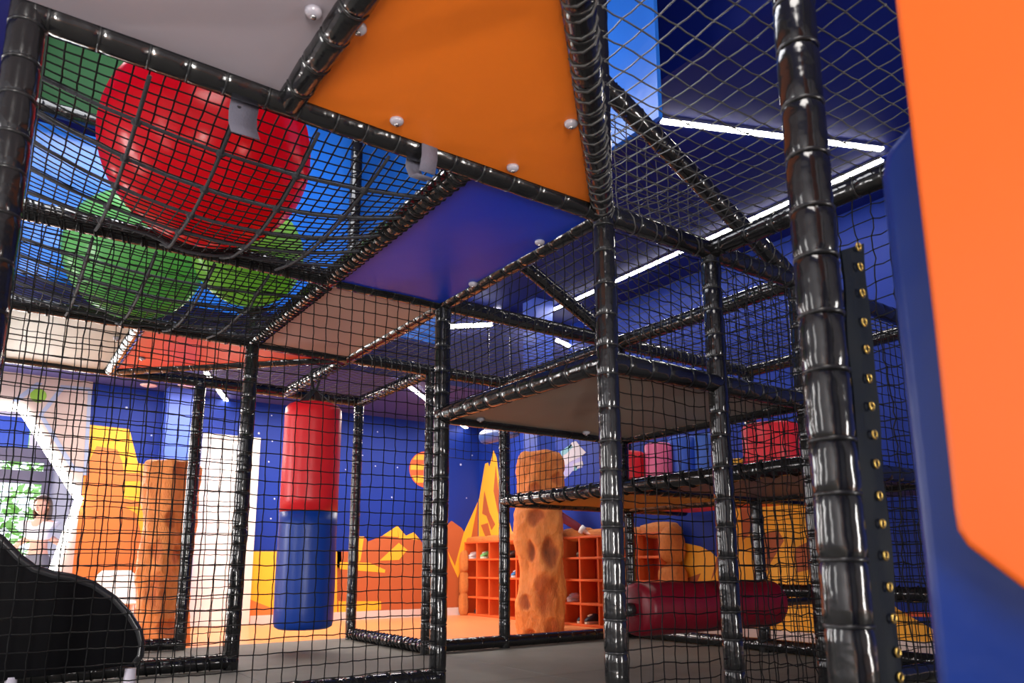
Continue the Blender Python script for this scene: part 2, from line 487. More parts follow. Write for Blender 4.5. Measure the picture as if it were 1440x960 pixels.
# hanging capsule lamp
cc = at(684, 614, 2, 2.03)
e = empty('hanging_capsule', cc, 'blue round-ended capsule hanging under the low ceiling near the spire', 'lamp')
prof = [(0.001, -0.34), (0.05, -0.325), (0.075, -0.29), (0.08, -0.25), (0.08, 0.25), (0.075, 0.29), (0.05, 0.325), (0.001, 0.34)]
MB().lathe(prof, (cc.x, cc.y - 0.25, cc.z), 20, 'y').build('shell', mat('capsule_blue', rgb(56, 96, 176), 0.3), e)
MB().box((cc.x - 0.04, cc.y - 0.5, cc.z + 0.074), (cc.x - 0.02, cc.y - 0.02, cc.z + 0.09)).build('strip_reflection', WHITE, e)  # white bar imitates a light strip reflected on the shell
for yy in (-0.45, -0.05):
    MB().tube([(cc.x, cc.y + yy, cc.z + 0.07), (cc.x, cc.y + yy, CEIL if cc.y + yy < YB else LOW)], 0.004, 5).build('hanger', STEEL, e)

# ------------------------------------------------------------------ room beyond the gateway
struct(MB().box((-0.02, 9.0, 0), (5.2, 9.1, LOW)), 'wall_porch', PALEW, 'white wall right of the window beyond the gateway', 'wall')
WR = mat('dark_window_frame', rgb(112, 106, 118), 0.45)
zr = [at(60, y, 1, 9.0).z for y in (590, 632, 651, 663, 681)]
win = struct(MB().box((-3.2, 8.96, zr[2]), (-0.02, 9.04, zr[1])), 'window_1', WR, 'dark framed window with garden behind, seen through the gateway', 'window')
MB().box((-3.2, 8.96, zr[4]), (-0.02, 9.04, zr[3])).build('rail', WR, win, loc=(0, 0, 0))
MB().box((-0.12, 8.95, 0), (-0.02, 9.05, zr[2])).build('stile', WR, win, loc=(0, 0, 0))
MB().box((-1.6, 8.96, 0), (-1.52, 9.04, zr[4])).build('stile', WR, win, loc=(0, 0, 0))
MB().box((-3.2, 8.95, 0), (-0.12, 9.05, 0.12)).build('sill', WR, win, loc=(0, 0, 0))
MB().box((-3.2, 8.97, zr[1]), (-0.32, 9.03, zr[0])).build('transom_panel', mat('blue_panel_paint', rgb(60, 96, 190), 0.4), win, loc=(0, 0, 0), label='blue panel above the window')
MB().box((-0.31, 8.97, zr[1]), (-0.02, 9.03, LOW)).build('transom_panel', WHITE, win, loc=(0, 0, 0))
MB().box((-3.2, 8.97, zr[0]), (-0.31, 9.03, LOW)).build('transom_panel', WHITE, win, loc=(0, 0, 0))
gl = bpy.data.materials.new('window_glass')
gl.use_nodes = True
g_ = gl.node_tree.nodes['Principled BSDF']
g_.inputs['Transmission Weight'].default_value = 1
g_.inputs['Roughness'].default_value = 0
g_.inputs['IOR'].default_value = 1.02
MB().box((-3.2, 8.995, 0.12), (-0.12, 9.0, zr[2])).build('pane', gl, win, loc=(0, 0, 0))
struct(MB().box((-9, 9.6, -0.2), (9, 22, -0.1)), 'ground', mat('lawn', rgb(120, 150, 80), 0.9, var=0.3), 'sunlit lawn outside the window', 'ground')
struct(MB().box((-3.2, YA + 0.18, -0.05), (5.2, 9.6, 0.004)), 'floor_porch', mat('pale_tile_floor', rgb(176, 174, 172), 0.5), 'pale grey floor beyond the gateway', 'floor')
# foliage outside
LEAF = mat('sunlit_leaves', rgb(160, 200, 120), 0.6, var=0.3, vscale=3)
for n, (hx, hy, hw) in enumerate(((-0.9, 12.5, 1.5), (1.6, 15.4, 1.7), (-3.6, 14.5, 1.6))):
    mb = MB()
    for i in range(1500):
        u, v = rnd.random() * 2 * pi, math.acos(2 * rnd.random() - 1)
        rr = hw * rnd.uniform(0.6, 1.0)
        p = Vector((hx + rr * sin(v) * cos(u), hy + rr * sin(v) * sin(u) * 0.6, 1.75 + rr * 1.0 * cos(v)))
        s = rnd.uniform(0.05, 0.11)
        d1 = Vector((rnd.uniform(-1, 1), rnd.uniform(-1, 1), rnd.uniform(-1, 1))).normalized() * s
        d2 = d1.cross(Vector((rnd.uniform(-1, 1), rnd.uniform(-1, 1), rnd.uniform(-1, 1)))).normalized() * s * 0.55
        mb.add([p - d1, p + d2, p + d1, p - d2], [(0, 1, 2, 3)])
    e = empty('garden_tree', (hx, hy, -0.1), ('pale green tree in the garden directly behind the person in white', 'pale green tree furthest right in the garden outside', 'pale green tree furthest left in the garden outside')[n], 'tree')
    mb.build('foliage', LEAF, e, kind='stuff')
    MB().tube([(hx, hy, -0.1), (hx + 0.05, hy, 1.0), (hx, hy, 1.9)], [0.12, 0.09, 0.06], 8).build('trunk', mat('bark', rgb(96, 76, 58), 0.8), e)

# ------------------------------------------------------------------ floor mat in tiles
fm = empty('floor_mat', (0, 0, 0), 'dark grey rubber play mat in tiles under the climbing frame', 'mat')
cells = []
for i in range(-3, 2):
    for j in range(-3, 3):
        cells.append((i * 1.4 - 0.7 + 0.0, j * 1.4, 1.4))
xs = [-3.15, -2.1, -0.7, 0.7, 2.17]
ys = [-4.2, -2.8, -1.4, 0, 1.4, 2.86, 4.32]
for i in range(len(xs) - 1):
    for j in range(len(ys) - 1):
        MB().box((xs[i] + 0.002, ys[j] + 0.002, 0.001), (xs[i + 1] - 0.002, ys[j + 1] - 0.002, 0.02)).build('mat_tile', MATM, fm, bevel=0.003, seg=1)
xs = [2.17, 3.3, 4.4]
for i in range(2):
    for j in range(len(ys) - 2):
        MB().box((xs[i] + 0.002, ys[j] + 0.002, 0.001), (xs[i + 1] - 0.002, ys[j + 1] - 0.002, 0.02)).build('mat_tile', MATM, fm, bevel=0.003, seg=1)

# ------------------------------------------------------------------ the climbing frame: foam-sleeved tubes
RT = 0.0465
frame = empty('play_structure', (1.4, 1.4, 0), 'black foam padded tube frame of the indoor climbing structure', 'climbing frame')
tie_me = None


def tie_mesh():
    global tie_me
    if tie_me is None:
        mb = MB()
        n, prof = 14, [(1.0, -0.0045), (1.07, -0.0025), (1.07, 0.0025), (1.0, 0.0045)]
        mb.lathe([(r * RT, z) for r, z in prof], (0, 0, 0), n, caps=False)
        tie_me = mb.build('cable_tie', BLACKT)
        me = tie_me.data
        bpy.data.objects.remove(tie_me)
        tie_me = me
    return tie_me


def foam(name, a, b, ties=False, pitch=0.125, r=RT, detail=0.016, seed=None, n=16):
    a, b = Vector(a), Vector(b)
    L = (b - a).length
    d = (b - a) / L
    up = Vector((0, 0, 1)) if abs(d.z) < 0.9 else Vector((1, 0, 0))
    e1 = d.cross(up).normalized()
    e2 = d.cross(e1)
    rg = random.Random(seed if seed is not None else int(L * 1000 + a.x * 77 + a.y * 131 + a.z * 17))
    pos = []
    t = pitch * rg.uniform(0.3, 0.9)
    while t < L - 0.02:
        pos.append(t)
        t += pitch * rg.uniform(0.82, 1.2)
    m = max(8, int(L / detail))
    ts = sorted(set([i * L / m for i in range(m + 1)] + pos + [q + s for q in pos for s in (-0.006, 0.006) if 0 < q + s < L]))
    off = Vector((rg.uniform(0, 50), rg.uniform(0, 50), rg.uniform(0, 50)))
    vs = []
    for t in ts:
        dist = min([abs(t - q) for q in pos] + [1])
        pinch = 0.085 * math.exp(-(dist / 0.010) ** 2)
        wr = math.exp(-dist / 0.03)
        bow = 0.004 * noise.noise(off + d * t * 2.5)
        for k in range(n):
            w = 2 * pi * k / n
            v = e1 * cos(w) + e2 * sin(w)
            nz = noise.noise(off + Vector((cos(w) * 2.2, sin(w) * 2.2, t * 9)))
            nz2 = noise.noise(off + Vector((cos(w) * 6, sin(w) * 6, t * 16 + w)))
            rr = r * (1 - pinch + 0.035 * nz + (0.02 + 0.045 * wr) * nz2)
            if not ties and dist < 0.003: rr = r * 1.03
            vs.append(a + d * t + v * rr + e1 * bow)
    mb = MB()
    q = len(ts)
    fs = [(i * n + k, i * n + (k + 1) % n, (i + 1) * n + (k + 1) % n, (i + 1) * n + k) for i in range(q - 1) for k in range(n)]
    fs += [tuple(range(n))[::-1], tuple((q - 1) * n + k for k in range(n))]
    mb.add(vs, fs, True)
    o = mb.build(name, BLACK, frame)
    if ties:
        rot = Matrix((e1, e2, d)).transposed().to_4x4()
        for t in pos:
            c = bpy.data.objects.new('cable_tie', tie_mesh())
            COL.objects.link(c)
            c.parent = o
            M = Matrix.Translation(a + d * t - Vector(frame.location)) @ rot
            c.matrix_local = M @ Matrix.Diagonal((r / RT * 0.95, r / RT * 0.95, 1, 1))
    return o


XL = -0.73
# posts
for x, y, z0, z1_, t in ((1.4, 0, 0, 4.18, 1), (2.1, 0, 0, Z1, 1), (2.8, 0, 0, Z1, 0), (1.4, 1.4, 0, 4.18, 1), (0.7, 2.8, 0, 4.18, 1), (0.68, 4.2, 0, Z1, 0), (2.1, 4.2, 0, Z1, 0), (2.1, 2.8, 0, Z1, 0),
                     (2.8, 2.8, 0, Z1, 0), (XL, 0, 0, 4.18, 1), (0.715, -1.4, 0, 4.18, 1), (4.2, 1.4, 0, Z1, 0), (4.2, 0, 0, Z1, 0), (1.4, 2.8, Z1, 4.18, 0), (2.8, 1.4, 1.17, Z1, 0), (4.2, 2.8, 0, Z1, 0),
                     (2.10, 0.74, 0, 0.55, 0), (XL, 2.8, 0, 4.18, 0), (XL, 4.2, 0, Z1, 0), (2.1, -1.4, 0, Z1, 0)):
    foam('post', (x, y, z0), (x, y, z1_), bool(t))
# beams, level 1
for a, b, t in (((XL, 0, Z1), (1.4, 0, Z1), 1), ((1.4, 0, Z1), (2.8, 0, Z1), 1), ((2.8, 0, Z1), (4.9, 0, Z1), 0), ((XL, 1.4, Z1), (1.4, 1.4, Z1), 1), ((1.4, 1.4, Z1), (4.2, 1.4, Z1), 0),
                ((XL, 2.8, Z1), (1.4, 2.8, Z1), 0), ((1.4, 2.8, Z1), (2.8, 2.8, Z1), 0), ((XL, 4.2, Z1), (2.1, 4.2, Z1), 0),
                ((0.0, -1.4, Z1), (0.0, 0, Z1), 1), ((0.7, 0, Z1), (0.7, 2.8, Z1), 1), ((1.4, 0, Z1), (1.4, 1.4, Z1), 1), ((1.4, 1.4, Z1), (1.4, 4.2, Z1), 0), ((2.1, -1.4, Z1), (2.1, 0, Z1), 1),
                ((2.1, 2.8, Z1), (2.1, 4.2, Z1), 0), ((2.8, 0, Z1), (2.8, 2.8, Z1), 0), ((4.2, 0, Z1), (4.2, 1.4, Z1), 0), ((0.0, 2.8, Z1), (0.0, 4.2, Z1), 0),
                # level 2
                ((1.4, 0, Z2), (1.4, 1.4, Z2), 1), ((1.4, 0, Z2), (2.8, 0, Z2), 1), ((1.4, 1.4, Z2), (2.8, 1.4, Z2), 0), ((2.8, 0, Z2), (2.8, 1.4, Z2), 0),
                # level 3
                ((2.8, 0, Z3), (2.8, 2.8, Z3), 0), ((2.8, 2.8, Z3), (4.95, 2.8, Z3), 0), ((2.8, 1.4, Z3), (4.95, 1.4, Z3), 0), ((2.8, 0, Z3), (4.95, 0, Z3), 0), ((4.2, 0, Z3), (4.2, 2.8, Z3), 0),
                # floor and low rails
                ((XL, 2.8, 0.07), (0.7, 2.8, 0.07), 0), ((XL, 4.2, 0.07), (0.68, 4.2, 0.07), 0), ((2.1, 2.8, 0.07), (2.1, 4.2, 0.07), 0), ((2.1, 2.8, 0.07), (4.2, 2.8, 0.07), 0),
                ((XL, 1.4, 0.07), (1.4, 1.4, 0.07), 0), ((4.2, 0, 0.07), (4.2, 1.4, 0.07), 0), ((4.2, 0, 0.47), (4.2, 1.4, 0.47), 0), ((2.8, 0, 0.07), (4.9, 0, 0.07), 0), ((4.2, 1.4, 0.07), (4.2, 2.8, 0.07), 0), ((2.1, -1.4, 0.07), (2.1, 0, 0.07), 0)):
    foam('beam', a, b, bool(t))
# braces: cut-corner beam over the viewer, ramp beams, cut corner at the back left
foam('brace', (1.4, 0, Z1), (0.0, -1.4, Z1), True)
foam('brace', (1.4, 0, 2.83), (2.8, 0, Z1), False)
foam('brace', (1.4, 1.4, 2.83), (2.8, 1.4, Z1), False)
foam('brace', (0.0, 4.2, Z1), (1.4, 2.8, Z1), False)


# ------------------------------------------------------------------ deck panels, each with its bolt caps
def panel(pts, z, th, m, label, caps=(), name='deck_panel', inset=0.0):
    c = sum((Vector((x, y, 0)) for x, y in pts), Vector()) / len(pts)
    e = empty(name, (c.x, c.y, z), label, 'panel')
    mb = MB()
    n = 10
    bm = bmesh.new()
    vs = [bm.verts.new((x, y, z)) for x, y in pts]
    bm.faces.new(vs)
    bmesh.ops.triangulate(bm, faces=bm.faces[:])
    bmesh.ops.subdivide_edges(bm, edges=bm.edges[:], cuts=9, use_grid_fill=True)
    seed = rnd.uniform(0, 50)
    for v in bm.verts:
        v.co.z -= 0.006 * noise.noise(Vector((v.co.x * 3 + seed, v.co.y * 3, seed))) + 0.002 * noise.noise(Vector((v.co.x * 11 + seed, v.co.y * 11, seed)))
    r = bmesh.ops.extrude_face_region(bm, geom=bm.faces[:])
    for v in r['geom']:
        if isinstance(v, bmesh.types.BMVert): v.co.z += th
    bmesh.ops.recalc_face_normals(bm, faces=bm.faces[:])
    for v in bm.verts: v.co -= Vector(e.location)
    for f in bm.faces: f.smooth = True
    me = bpy.data.meshes.new('board')
    bm.to_mesh(me)
    bm.free()
    me.materials.append(m)
    o = bpy.data.objects.new('board', me)
    COL.objects.link(o)
    o.parent = e
    sh = o.modifiers.new('es', 'EDGE_SPLIT')
    sh.split_angle = radians(50)
    for (x, y) in caps:
        b = MB().lathe([(0.024, 0.004), (0.024, -0.006), (0.018, -0.013), (0.008, -0.016), (0.001, -0.0165)], (x, y, z - 0.003), 14)
        bo = b.build('bolt_cap', CAP, e, label='shiny white bolt cap')
        sub(MB().lathe([(0.009, -0.014), (0.008, -0.021), (0.001, -0.022)], (x, y, z - 0.003), 8), 'bolt_head', STEEL, bo)
    return e


zp = Z1 - 0.005
panel([(0.045, -0.05), (1.28, -0.05), (0.045, -1.285)], zp, 0.03, ORANGE, 'large orange cut-corner panel overhead under the upper deck',
      [(x.x, x.y) for x in (at(504, 38, 2, zp), at(558, 168, 2, zp), at(721, 234, 2, zp), at(803, 172, 2, zp))])
panel([(-0.045, -0.05), (-1.4, -0.05), (-1.4, -1.4), (-0.045, -1.4)], zp, 0.03, GREYV, 'lilac grey panel overhead, left of the orange cut-corner panel', [(x.x, x.y) for x in (at(441, 15, 2, zp),)])
panel([(0.74, 0.04), (1.36, 0.04), (1.36, 1.36), (0.74, 1.36)], zp - 0.012, 0.03, BLUEV, 'royal blue deck panel seen from below beside the central posts', [(x.x, x.y) for x in (at(665, 398, 2, zp - 0.012), at(759, 339, 2, zp - 0.012))])
panel([(0.74, 1.44), (1.36, 1.44), (1.36, 2.76), (0.74, 2.76)], zp - 0.012, 0.03, BEIGEV, 'dusty beige deck panel behind the blue one')
panel([(0.045, 2.84), (1.26, 2.84), (0.045, 4.06)], zp - 0.012, 0.03, ORANGE2, 'orange red cut-corner panel beyond the ball nets', [(x.x, x.y) for x in (at(200, 500, 2, zp),)])
panel([(-1.6, 2.84), (-0.045, 2.84), (-0.045, 4.16), (-1.6, 4.16)], zp - 0.012, 0.03, GREYB, 'pale grey deck panel beside the orange red one, beyond the ball nets', [(x.x, x.y) for x in (at(165, 472, 2, zp),)])
z2p = Z2 - 0.01
panel([(1.44, 0.04), (2.76, 0.04), (2.76, 1.36), (1.44, 1.36)], z2p, 0.03, DARKB, 'wide brown grey underside of the middle deck at the central post', [(1.6, 1.3), (2.4, 1.3)])
z3p = Z3 - 0.01
panel([(2.84, 1.44), (4.16, 1.44), (4.16, 2.76), (2.84, 2.76)], z3p, 0.03, MUSTARD, 'mustard underside of the low deck before the rock column')
panel([(2.84, 0.04), (4.16, 0.04), (4.16, 1.36), (2.84, 1.36)], z3p, 0.03, PURPLEG, 'purple grey underside of the low deck on the right')
panel([(4.24, 1.44), (4.98, 1.44), (4.98, 2.76), (4.24, 2.76)], z3p, 0.03, ORANGE2, 'orange red underside of the furthest low deck by the wall')
panel([(4.24, 0.04), (4.98, 0.04), (4.98, 1.36), (4.24, 1.36)], z3p, 0.03, PURPLEG, 'dark underside of the low deck nearest the right wall')

# upright vinyl walls of the upper deck
BPV = mat('sky_blue_vinyl', rgb(40, 118, 226), 0.22, 0.6, bump=0.5, bscale=6)
GPV = mat('dark_green_vinyl', rgb(22, 62, 30), 0.65, 0.15, bump=0.3, bscale=6)


def upright(x0, x1, y, z0, z1_, m, label):
    c = ((x0 + x1) / 2, y, z0)
    mb = MB()
    sd = rnd.uniform(0, 9)
    for s in (0, 0.025):
        mb.grid(lambda u, v: Vector((x0 + (x1 - x0) * u, y + s + 0.018 * noise.noise(Vector((u * 5 + sd, v * 3, sd))), z0 + (z1_ - z0) * v)), 24, 12)
    o = mb.build('vinyl_wall_panel', m, loc=c)
    return props(o, label, 'panel')


upright(-0.68, 0.65, 2.9, 2.38, 3.40, BPV, 'glossy sky blue vinyl wall panel behind the balls on the upper deck')
upright(0.75, 2.3, 2.9, 2.44, 4.18, BPV, 'glossy sky blue vinyl wall panel right of the red ball')
upright(-0.68, 0.65, 2.9, 3.50, 4.18, GPV, 'dark green vinyl wall panel above the blue one, upper left')
foam('beam', (XL, 2.8, 3.45), (0.7, 2.8, 3.45), False)


# ------------------------------------------------------------------ nets
def net(name, P, nu, nv, label, r=0.0029, jit=0.009, knots=True, m=NET, fn=None, group=None, drape=0.012, keep=None, kr=2.0, ext=None):
    """rope net: nodes on the patch P(u, v); strands through them, knots at the crossings"""
    rg = random.Random(len(label) * 31 + nu)
    N = {}
    for j in range(nv + 1):
        for i in range(nu + 1):
            u, v = i / nu, j / nv
            if keep and not keep(u, v): continue
            p = Vector(P(u, v))
            if fn: p = fn(p)
            edge = i in (0, nu) or j in (0, nv)
            k = 0.35 if edge else 1
            ph = len(label)
            p += Vector((noise.noise(Vector((u * 3 + ph, v * 3, 0.3))), noise.noise(Vector((u * 3, v * 3 + ph, 1.7))), noise.noise(Vector((u * 3 + 9, v * 3, ph))))) * jit * 1.6 * k
            p += Vector((rg.uniform(-1, 1), rg.uniform(-1, 1), rg.uniform(-1, 1))) * jit * 0.28 * k
            N[i, j] = p
    mb = MB()

    def strand(keys):
        run = []
        for q in keys + [None]:
            if q in N:
                if run:
                    a, b = run[-1], N[q]
                    mid = (a + b) / 2 + Vector((rg.uniform(-1, 1), rg.uniform(-1, 1), rg.uniform(-1.5, 0.4))) * drape * 0.22
                    run.append(mid)
                run.append(N[q])
            else:
                if len(run) > 2: mb.tube(run, r, 3, caps=False)
                run = []
    for j in range(nv + 1): strand([(i, j) for i in range(nu + 1)])
    for i in range(nu + 1): strand([(i, j) for j in range(nv + 1)])
    if knots:
        s = r * kr
        for p in N.values():
            mb.add([p + Vector(d) * s for d in ((1, 0, 0), (-1, 0, 0), (0, 1, 0), (0, -1, 0), (0, 0, 1), (0, 0, -1))],
                   [(0, 2, 4), (2, 1, 4), (1, 3, 4), (3, 0, 4), (2, 0, 5), (1, 2, 5), (3, 1, 5), (0, 3, 5)])
    c = Vector(P(0.5, 0))
    e = empty(name, c, label, 'net', group)
    mb.build('mesh', m, e)
    return e


def lace(parent, a, b, pitch=0.07, r=0.0055, R=None, m=NET, name='lacing_cord'):
    """cord wound round a tube, tying a net to it"""
    a, b = Vector(a), Vector(b)
    L = (b - a).length
    d = (b - a) / L
    up = Vector((0, 0, 1)) if abs(d.z) < 0.9 else Vector((1, 0, 0))
    e1 = d.cross(up).normalized()
    e2 = d.cross(e1)
    R = R or RT * 1.04
    turns = max(2, int(L / pitch))
    pts = []
    for i in range(turns * 8 + 1):
        w = 2 * pi * i / 8
        j = 1 + 0.05 * noise.noise(Vector((i * 0.7, a.x, a.y)))
        pts.append(a + d * (L * i / (turns * 8) + 0.012 * noise.noise(Vector((i * 0.35, a.y, a.z)))) + (e1 * cos(w) + e2 * sin(w)) * R * j)
    o = MB().tube(pts, r, 4, caps=False).build(name, m, parent, loc=wloc(parent))
    return o


def rect(o, u_, v_):
    o, u_, v_ = Vector(o), Vector(u_), Vector(v_)
    return lambda u, v: o + u_ * u + v_ * v


def cells_(l): return max(2, round(l / 0.068))


def vnet(a, b, z0, z1_, label, **k):
    a, b = Vector(a), Vector(b)
    L = (b - a).length
    return net('safety_net', rect((a.x, a.y, z0), (b.x - a.x, b.y - a.y, 0), (0, 0, z1_ - z0)), cells_(L), cells_(z1_ - z0), label, **k)


n1 = vnet((XL + 0.05, 1.36), (1.36, 1.36), 0.06, Z1 - 0.03, 'upright black net from the left post to the pair of middle posts, nearest layer', r=0.0031)
lace(n1, (XL, 1.4, 0.07), (1.4, 1.4, 0.07), 0.09)
lace(n1, (XL, 1.4, Z1), (0.7, 1.4, Z1), 0.08)
n2 = vnet((XL + 0.05, 2.76), (0.68, 2.76), 0.06, Z1 - 0.03, 'second upright black net behind the first one, at the black slide')
lace(n2, (XL, 2.8, 0.07), (0.7, 2.8, 0.07), 0.07)
lace(n2, (XL, 2.8, Z1), (0.7, 2.8, Z1), 0.10)
n3 = vnet((1.44, 0.045), (2.06, 0.045), 0.05, Z1 - 0.04, 'upright black net between the central post and the next post right')
n4 = vnet((2.14, 0.045), (2.76, 0.045), 0.05, Z1 - 0.04, 'upright black net right of the second front post')
n5 = vnet((1.38, 0.05), (1.38, 1.36), Z2 + 0.05, Z1 - 0.04, 'low black net above the middle deck edge left of the central post')
n6 = vnet((2.78, 0.05), (2.78, 2.76), Z3 + 0.05, Z1 - 0.04, 'black net along the low deck edge before the rock column')
lace(n6, (2.8, 0.05, Z3), (2.8, 2.75, Z3), 0.14, 0.011)
n7 = vnet((4.18, 0.05), (4.18, 1.36), 0.08, Z3 - 0.04, 'fine black net in front of the golden dune on the right', r=0.003)
lace(n7, (4.2, 0, 0.47), (4.2, 1.4, 0.47), 0.12, 0.008)
n8 = vnet((2.1, -1.36), (2.1, -0.06), 0.05, Z1 - 0.03, 'wavy black net between the eyelet flap and the blue pad', jit=0.02, drape=0.03)
n9 = vnet((2.84, 0.045), (4.16, 0.045), 0.05, Z1 - 0.04, 'upright black net at the far right, behind the eyelet flap', r=0.003)
n10 = vnet((2.14, 2.83), (2.77, 2.83), Z2, Z1 - 0.04, 'small black net high between the two back middle posts')
lace(n10, (2.1, 2.8, 0.07), (2.1, 4.2, 0.07), 0.06)


def hnet(x0, x1, y0, y1, z, label, sag=0.05, keep=None, pitch=0.068, **k):
    f = lambda u, v: Vector((x0 + (x1 - x0) * u, y0 + (y1 - y0) * v, z - sag * (1 - (2 * u - 1) ** 2) * (1 - (2 * v - 1) ** 2)))
    return net('cover_net', f, max(2, round((x1 - x0) / pitch)), max(2, round((y1 - y0) / pitch)), label, keep=keep, **k)


h1 = hnet(1.44, 2.76, 1.44, 2.76, Z1 + 0.02, 'flat black net roof behind the middle deck, before the blue pillar', 0.03, m=NETK)
lace(h1, (1.4, 2.8, Z1), (2.8, 2.8, Z1), 0.08, m=NETK)
h2 = hnet(0.1, 1.36, 2.84, 4.16, Z1 + 0.02, 'flat black net roof left of the punching bag strap', 0.03, keep=lambda u, v: u + v > 1.0, m=NETK)
h3 = hnet(1.44, 2.06, 2.84, 4.16, Z1 + 0.02, 'flat black net roof right of the punching bag strap', 0.03, m=NETK)
lace(h3, (1.4, 2.8, Z1), (1.4, 4.2, Z1), 0.07, m=NETK)
lace(h3, (2.1, 2.8, Z1), (2.1, 4.2, Z1), 0.06, m=NETK)
lace(h3, (1.4, 4.2, Z1), (2.1, 4.2, Z1), 0.06, m=NETK)
h4 = hnet(2.84, 4.16, 0.04, 1.36, Z1 + 0.02, 'flat black net roof on the right beyond the ramp', 0.03, m=NETK)
lace(h4, (2.8, 0, Z1), (2.8, 1.4, Z1), 0.08, m=NETK)
lace(h4, (2.8, 1.4, Z1), (4.2, 1.4, Z1), 0.08, m=NETK)
h5 = hnet(0.04, 2.06, -1.36, -0.04, Z1 + 0.03, 'wide diamond-looking net overhead right of the orange panel', 0.05, keep=lambda u, v: 0.04 + 2.02 * u - (-1.36 + 1.32 * v) > 1.44, m=NETK, pitch=0.075)
lace(h5, (1.4, 0, Z1), (0.0, -1.4, Z1), 0.06, m=NETK)
lace(h5, (1.4, 0, Z1), (2.1, 0, Z1), 0.13, 0.004, m=NETK)
h6 = net('ramp_net', rect((1.44, 0.04, 2.80), (1.30, 0, -0.62), (0, 1.32, 0)), 21, 19, 'slanting ramp net between the two braces right of the central post', m=NETK)
lace(h6, (1.4, 0, 2.83), (2.8, 0, Z1), 0.12, 0.004, m=NETK)
h7 = vnet((1.44, 0.02), (2.06, 0.02), Z1 + 0.05, Z1 + 0.60, 'small triangular net under the front ramp brace', keep=lambda u, v: v < 1 - u * 0.5, m=NETK)

# ball nets with thick ropes
BALLS = [('red', Vector((-0.04, 1.0, 2.49)), 0.44), ('g1', Vector((-0.11, 2.45, 2.48)), 0.385), ('g2', Vector((0.38, 1.83, 2.39)), 0.30)]


def under(p):
    for _, c, r in BALLS:
        q = r + 0.02
        d2 = (p.x - c.x) ** 2 + (p.y - c.y) ** 2
        if d2 < q * q:
            z = c.z - sqrt(q * q - d2)
            if z < p.z: p = Vector((p.x, p.y, z))
    return p


def hammock(x0, x1, y0, y1, sag, label):
    f = lambda u, v: under(Vector((x0 + (x1 - x0) * u, y0 + (y1 - y0) * v, Z1 - 0.02 - sag * (1 - (2 * u - 1) ** 2) * (1 - (2 * v - 1) ** 2))))
    e = net('ball_net', f, 30, 30, label, r=0.0036, knots=False, jit=0.006, drape=0.004)
    nx, ny = 5, 6
    for j in range(1, ny):
        pts = [f(i / 24, j / ny) + Vector((0, 0, -0.012 + 0.004 * noise.noise(Vector((i * 0.5, j, 0))))) for i in range(25)]
        MB().tube(pts, 0.0068, 6).build('rope', ROPE, e)
    for i in range(1, nx):
        pts = [f(i / nx, j / 24) + Vector((0, 0, -0.022)) for j in range(25)]
        MB().tube(pts, 0.0070, 6).build('rope', ROPE, e)
    mb = MB()
    for j in range(1, ny):
        for i in range(1, nx):
            p = f(i / nx, j / ny) + Vector((0, 0, -0.016))
            mb.lathe([(0.004, -0.014), (0.015, -0.008), (0.017, 0.0), (0.015, 0.008), (0.004, 0.014)], p, 8)
    k = mb.build('rope_knots', ROPE, e)
    k['kind'] = 'stuff'
    return e


hm1 = hammock(XL + 0.05, 0.66, 0.05, 1.35, 0.13, 'sagging black ball net with thick ropes under the red ball')
hm2 = hammock(XL + 0.05, 0.66, 1.45, 2.75, 0.10, 'sagging black ball net under the two green balls')
lace(hm1, (0.7, 0.02, Z1), (0.7, 1.38, Z1), 0.05)
lace(hm1, (XL, 1.4, Z1), (0.7, 1.4, Z1), 0.06, name='binding_cord')
lace(hm2, (0.7, 1.42, Z1), (0.7, 2.78, Z1), 0.05)


def ball(name, c, r, m, label):
    bm = bmesh.new()
    bmesh.ops.create_uvsphere(bm, u_segments=48, v_segments=28, radius=r)
    for v in bm.verts:
        d = v.co.normalized()
        # moulded ribs round the equator, slight flattening where it rests
        v.co *= 1 + 0.0025 * (1 if (d.z * 16) % 1 < 0.5 else 0) - 0.012 * max(0, -d.z - 0.75)
    for f in bm.faces: f.smooth = True
    me = bpy.data.meshes.new('skin')
    bm.to_mesh(me)
    bm.free()
    me.materials.append(m)
    e = empty(name, (c.x, c.y, c.z - r), label, 'ball')
    o = bpy.data.objects.new('skin', me)
    COL.objects.link(o)
    o.parent = e
    o.location = (0, 0, r)
    o.rotation_euler = (0.3, 0.4, 0.2)
    d = Vector((-0.35, -0.45, 0.82)).normalized()
    q = c + d * (r * 0.985)
    pl = MB().tube([q, q + d * 0.012], [0.02, 0.014], 12)
    pl.build('plug', mat('ball_plug', rgb(230, 225, 215), 0.4), e)
    return e


ball('exercise_ball', BALLS[0][1], BALLS[0][2], ball_mat('red_ball_rubber', rgb(196, 14, 38), rgb(232, 40, 34)), 'big red exercise ball lying in the rope net')
ball('exercise_ball', BALLS[1][1], BALLS[1][2], ball_mat('green_ball_rubber', rgb(128, 206, 132), rgb(130, 196, 70)), 'green exercise ball lower left, behind the red one')
ball('exercise_ball', BALLS[2][1], BALLS[2][2], ball_mat('lime_ball_rubber', rgb(164, 214, 112), rgb(160, 210, 70)), 'smaller lime green exercise ball below right of the red one')

